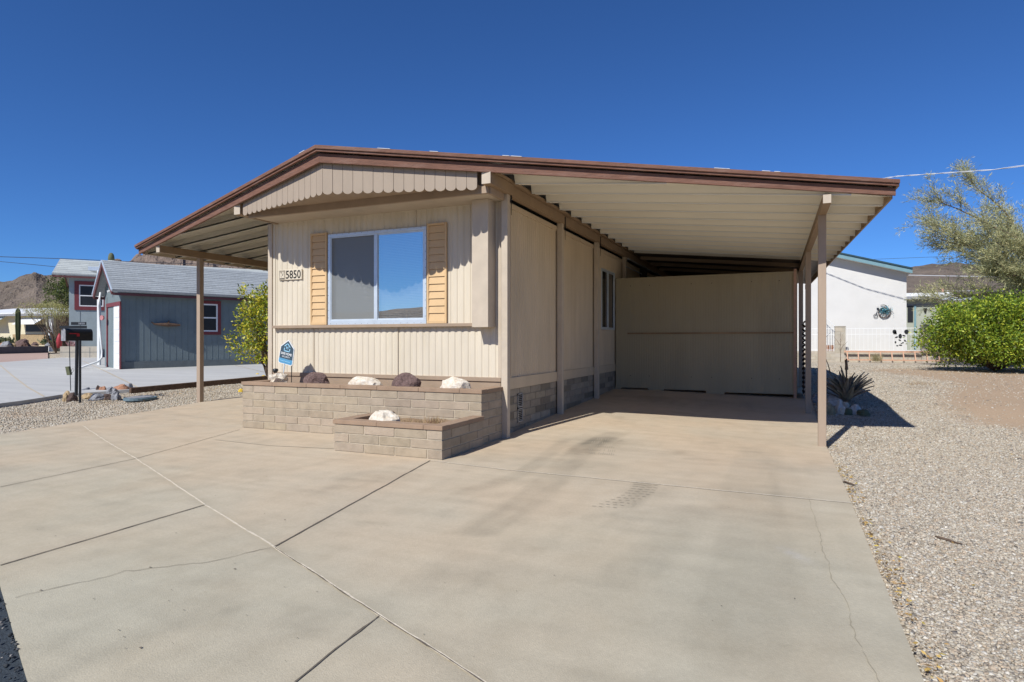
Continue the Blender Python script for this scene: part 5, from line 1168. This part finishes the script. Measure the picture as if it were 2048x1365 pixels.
# white neighbour house
rH = rF + 1.3
def onH(x, y=None, dr=0): k = (x - 1024) / F; D = (rH + dr) / (CS + SN * k); return at(x, 682.5 if y is None else y, D)
cr_ = onH(1813); t = empty('white_house', (cr_.x, rH, .4), 'tall white stucco house with teal roof edge behind the picket fence', 'house')
pr = onH(1813, 543); pq = onH(1640, 507); slp = (pq.z - pr.z) / (pr.x - pq.x); uL_ = .3; zL = pr.z + slp * (pr.x - uL_); uF_ = 2 * uL_ - pr.x
MB().prism([(uF_, rH, .2), (pr.x, rH, .2), (pr.x, rH, pr.z), (uL_, rH, zL), (uF_, rH, pr.z)], (0, 9, 0)).build('wall', M['stucco'], t)
fT0, fT1 = onH(1825, 537, -.45), onH(1685, 507.5, -.45); sl2 = (fT1.z - fT0.z) / (fT0.x - fT1.x)
def rake(z0, z1, r0, r1, m, name):
    f = lambda u, z: (u, 0, fT0.z + sl2 * (fT0.x - u) + z)
    for sg in (0, 1):
        a, b = f(uL_, 0), f(fT0.x, 0)
        if sg: b = (2 * uL_ - b[0], 0, b[2])
        z0_, z1_ = z0, z1; e = Vector((b[0] - a[0], 0, b[2] - a[2]))
        MB().obox((a[0], r0, a[2] + f(0, 0)[2] * 0 + z0_), e, (0, r1 - r0, 0), (0, 0, z1_ - z0_)).build(name, m, t)
rake(-.22, -.03, rH - .45, rH - .41, M['teal'], 'fascia'); rake(-.03, .03, rH - .5, rH + 9.4, M['teal_dark'], 'roof'); rake(-.2, -.034, rH - .405, rH + 9, M['stucco'], 'eaves')
# bicycle wall ornament
q = onH(1768, 624, -.06); t = empty('wall_ornament', q, 'metal penny farthing wall ornament with turquoise flowers on the white house', 'wall art'); sc = depth(q) / F
def ringt(cx, cy, r_, th, name, m='black'): c = onH(cx, cy, -.06); MB().tube([(c.x + r_ * sc * math.cos(k * math.pi / 12), rH - .06, c.z + r_ * sc * math.sin(k * math.pi / 12)) for k in range(25)], th, 6, False).build(name, M[m], t)
ringt(1769, 626, 10, .022, 'wheel', 'rust'); ringt(1751.5, 632, 3.5, .012, 'small_wheel')
MB().tube([onH(x, y, -.06) for x, y in ((1751, 631), (1754, 624), (1760, 619), (1766, 618))], .012, 6).build('frame', M['black'], t); MB().tube([onH(x, y, -.06) for x, y in ((1761, 611), (1768, 610), (1773, 612))], .012, 6).build('handlebar', M['black'], t); MB().tube([onH(x, y, -.06) for x, y in ((1753.5, 617), (1758, 617.5))], .03, 6).build('saddle', M['black'], t)
n = 260; c = onH(1770, 622, -.1); B_ = np.array([(c.x + random.gauss(0, .11), c.y + random.gauss(0, .03), c.z + random.gauss(0, .09)) for _ in range(n)]); leafmesh('flowers', B_, RNG.normal(size=(n, 3)), RNG.uniform(.05, .1, n), RNG.uniform(.03, .05, n), palette(n, [(.1, .4, .5), (.05, .25, .35), (.3, .55, .6), (.15, .15, .1)], (2, 2, 1, 2)), M['leafdry'], t)
# dark metal art on the pickets
c = onF(1799, .03); t = empty('metal_wall_art', (c.x, rF + .03, zw), 'dark metal butterflies and leaves hung on the picket fence', 'wall art')
def fl(x, y, w_, h_, rot): 
    c = onF(x, .03); s_ = depth(c) / F; z = zat(c, y); MB().prism([(c.x + s_ * (w_ / 2 * math.cos(k * math.pi / 6) * math.cos(rot) - h_ / 2 * math.sin(k * math.pi / 6) * math.sin(rot)), rF + .03, z + s_ * (w_ / 2 * math.cos(k * math.pi / 6) * math.sin(rot) + h_ / 2 * math.sin(k * math.pi / 6) * math.cos(rot))) for k in range(12)], (0, .012, 0)).build('metal_leaf', M['black'], t)
for a in ((1789, 664, 7, 9, 0), (1791, 666, 4, 7, .4), (1813, 664, 8, 9, 0), (1800.5, 673, 6, 10, 0), (1793, 675, 6, 3, .5), (1808, 672, 6, 3, -.4), (1799.5, 681, 5, 3, -.6), (1791, 685, 3, 5, 0), (1806, 686, 3, 3, .3), (1803, 687.5, 3, 2, 0), (1810, 682, 3, 5, .4), (1794.5, 692, 4, 2.5, 0), (1801, 691, 6, 3, -.1)): fl(*a)
# pale green home behind
rG = rF + 10; onG = lambda x, y=682.5, dr=0: at(x, y, (rG + dr) / (CS + SN * (x - 1024) / F)); a, b = onG(1790), onG(1888)
t = empty('green_grey_home', (a.x, rG, .5), 'pale green grey mobile home with blue edged flat roof right of the white house', 'mobile home'); zt_ = onG(1813, 600).z
MB().box(a.x, b.x, rG, rG + 6, .3, zt_).build('wall', M['green_home'], t)
MB().box(a.x - .2, b.x + .3, rG - .45, rG + 6, zt_, zt_ + .16).build('roof', M['greyrock'], t); MB().box(a.x - .2, onG(1902).x, rG - .2, rG + 6, zt_ + .162, zt_ + .36).build('roof_top', M['white_paint'], t)
z = onG(1813, 609).z; MB().box(a.x, b.x, rG - .02, rG - .001, z - .07, z).build('trim', M['greyrock'], t)
A, B = onG(1815), onG(1826); MB().box(A.x, B.x, rG - .03, rG - .001, onG(1820, 645).z, onG(1820, 612).z).build('window', M['black'], t)
A, B = onG(1828), onG(1832); MB().box(A.x, B.x, rG - .05, rG - .001, .4, onG(1820, 611).z).build('corner_trim', M['teal'], t)
p1, p2 = onG(1872), onG(1930); zc = onG(1880, 604).z; MB().box(p1.x, p2.x, rG - 1.5, rG + 6, zc, zc + .13).build('carport_roof', M['alu'], t); MB().box(b.x + .05, p2.x, rG + 3, rG + 3.1, .3, zc).build('carport_back', M['olive'], t)
q = onG(1850, 617); MB().tube([(q.x, rG - .06, q.z), (q.x, rG - .06, q.z - .25)], [.1, .03], 8).build('wall_lamp', M['black'], t)
for x in (1908, 1913): q = onG(x); MB().tube([(q.x, rG + 1, zc), (q.x, rG + 1, onG(x, 586).z)], .08, 8).build('vent_pipe', M['white_paint'], t)
# small stair rail beside the white house
mb = MB(); A, B = onH(1648, 632, -.35), onH(1672, 655, -.35); mb.tube([A, B], .015, 5)
for k in range(6): c = A.lerp(B, k / 5); mb.tube([c, (c.x, c.y, c.z - 1.1)], .01, 4)
thing(mb, 'stair_railing', M['white_paint'], (A.x, A.y, A.z - 1.1), 'thin white sloping stair railing against the white house left of the fence pillar', 'railing')
for i, (xa, xb, lb) in enumerate(((1653, 1659, 'left brown crate beside the white house steps'), (1661, 1667, 'right brown crate beside the white house steps'))):
    a, b = onH(xa, 697, -.8), onH(xb, 697, -.8); s_ = b.x - a.x; mb = MB(); zc_ = zg(a.x, a.y); 
    for k in range(5): mb.box(a.x, b.x, a.y, a.y + .2, zc_ + k * .14, zc_ + k * .14 + .12)
    mb.box(a.x + .01, b.x - .01, a.y + .012, a.y + .19, zc_, zc_ + .68); thing(mb, 'crate', M['redrock'], (a.x, a.y, zc_), lb, 'crate', 'brown crates beside the white house')

# ------------------------------------------------------------------ cables
def cab(P, r_, m, label): thing(MB().tube(P, r_, 6), 'power_line', M[m], P[0], label, 'power line')
c1, c2 = onH(1652, 547) + SUNV * 5.0, onH(1813, 600) + SUNV * 6.5; c3 = at(1985, 340, depth(c2) - 2.3); far = c3 + (c3 - c2) * 2.2 + up * .5
def tw(pts, R_, ph):
    out = []
    for a, b in zip(pts[:-1], pts[1:]):
        n_ = 40
        for i in range(n_):
            q = a.lerp(b, i / n_); an = len(out) * .42 + ph; out.append(q + up * R_ * math.cos(an) + cdir(0, 1) * R_ * math.sin(an))
    return out
base_pts = [Vector((-.6, rH - .42, fT0.z + sl2 * (fT0.x - .3) - .3)), c1, c1.lerp(c2, .5) - up * .12, c2, c3, far]
mb = MB(); mb.tube(tw(base_pts, .014, 0), .011, 5); mb.tube(tw(base_pts, .014, 3.14), .011, 5)
thing(mb, 'power_line', M['cable'], base_pts[0], 'thick twisted white service cable running right from behind the carport roof corner', 'power line')
cab([at(-60, 512, 60), at(130, 518, 62), at(262, 524, 64), at(500, 532, 68)], .03, 'darkcable', 'upper thin power line in the sky above the left hill')
cab([at(-60, 518, 60), at(60, 529, 61), at(130, 536, 62)], .022, 'darkcable', 'lower thin power line ending at the grey house roof')
cab([at(1780, 550, 60), at(1870, 552, 60), at(2100, 556, 60)], .04, 'cable', 'upper pale power line across the right hill')
cab([at(1885, 582, 60), at(1960, 582.5, 60), at(2100, 583, 60)], .035, 'cable', 'lower pale power line over the green grey home')
cab([at(1700, 521, 80), at(1900, 513, 78), at(2100, 500, 76)], .02, 'darkcable', 'thin dark power line in the sky above the right hill')
q = at(1885.5, 600, 55); thing(MB().tube([(q.x, q.y, .5), (q.x, q.y, at(1885, 577, 55).z)], .1, 8), 'utility_pole', M['wood'], (q.x, q.y, .5), 'short wooden utility pole behind the green grey home', 'pole')

# ------------------------------------------------------------------ hills
def hill(ridge, D0, depthf, m, name, nz_=1.0, seed=0, nx=220, ny=44, behind=False, sc=1.0):
    xs = [p[0] for p in ridge]; ys = [p[1] for p in ridge]; P = []
    for i in range(nx):
        x = xs[0] + (xs[-1] - xs[0]) * i / (nx - 1); y = np.interp(x, xs, ys); row = []
        for j in range(ny):
            t_ = j / (ny - 1) * 1.35; k = t_ if t_ < 1 else 1 - (t_ - 1) * 1.5
            q = at(x, y, D0 * (1 - depthf * (1 - t_))); zr = at(x, y, D0).z + 2
            n = noise.ridged_multi_fractal(Vector((q.x * .012 * sc, q.y * .012 * sc, seed)), .9, 2.1, 5, 1.0, 2.0) - 1.2
            n2 = noise.fractal(Vector((q.x * .06 * sc, q.y * .06 * sc, seed)), 1, 2, 4)
            q.z = -2 + zr * max(0, k) ** .9 + nz_ * zr * .12 * (n * math.sin(math.pi * min(1, k) * .92) + .35 * n2 * min(1, k * 2)); row.append(tuple(q))
        P.append(row)
    return tag(MB().grid(P).build(name, m, None, (0, 0, 0), smooth=False), kind='structure')
hill([(-500, 640), (-200, 600), (0, 562), (40, 553), (70, 547), (95, 556), (120, 545), (150, 530), (200, 540), (260, 560), (420, 620), (600, 665)], 520, .35, M['hill'], 'hills', 1.2, 1)
hill([(-100, 660), (60, 600), (150, 545), (230, 522), (262, 523), (285, 512), (300, 507), (330, 505), (380, 508), (450, 516), (520, 528), (640, 540), (800, 560), (1100, 660)], 900, .35, M['hillrock'], 'hills', 1.8, 5, sc=.9)
hill([(1200, 670), (1450, 600), (1650, 562), (1780, 540), (1822, 533), (1870, 527), (1920, 525), (1960, 528), (2048, 545), (2300, 590), (2700, 660)], 600, .4, M['hill'], 'hills', .5, 9)
# hills behind the camera, seen mirrored in the window
P = []
for i in range(160):
    u = -700 + i * 8.75; row = []
    for j in range(12):
        k = j / 11; h = (22 + 9 * noise.noise(Vector((u * .006, 1, 0))) + 2 * noise.noise(Vector((u * .05, 1, 0)))) * math.sin(math.pi * k) ** .7; row.append((u, -230 - 90 * k, -2 + h))
    P.append(row)
tag(MB().grid([r_[::-1] for r_ in P]).build('hills', M['hill'], None, (0, 0, 0)), kind='structure')
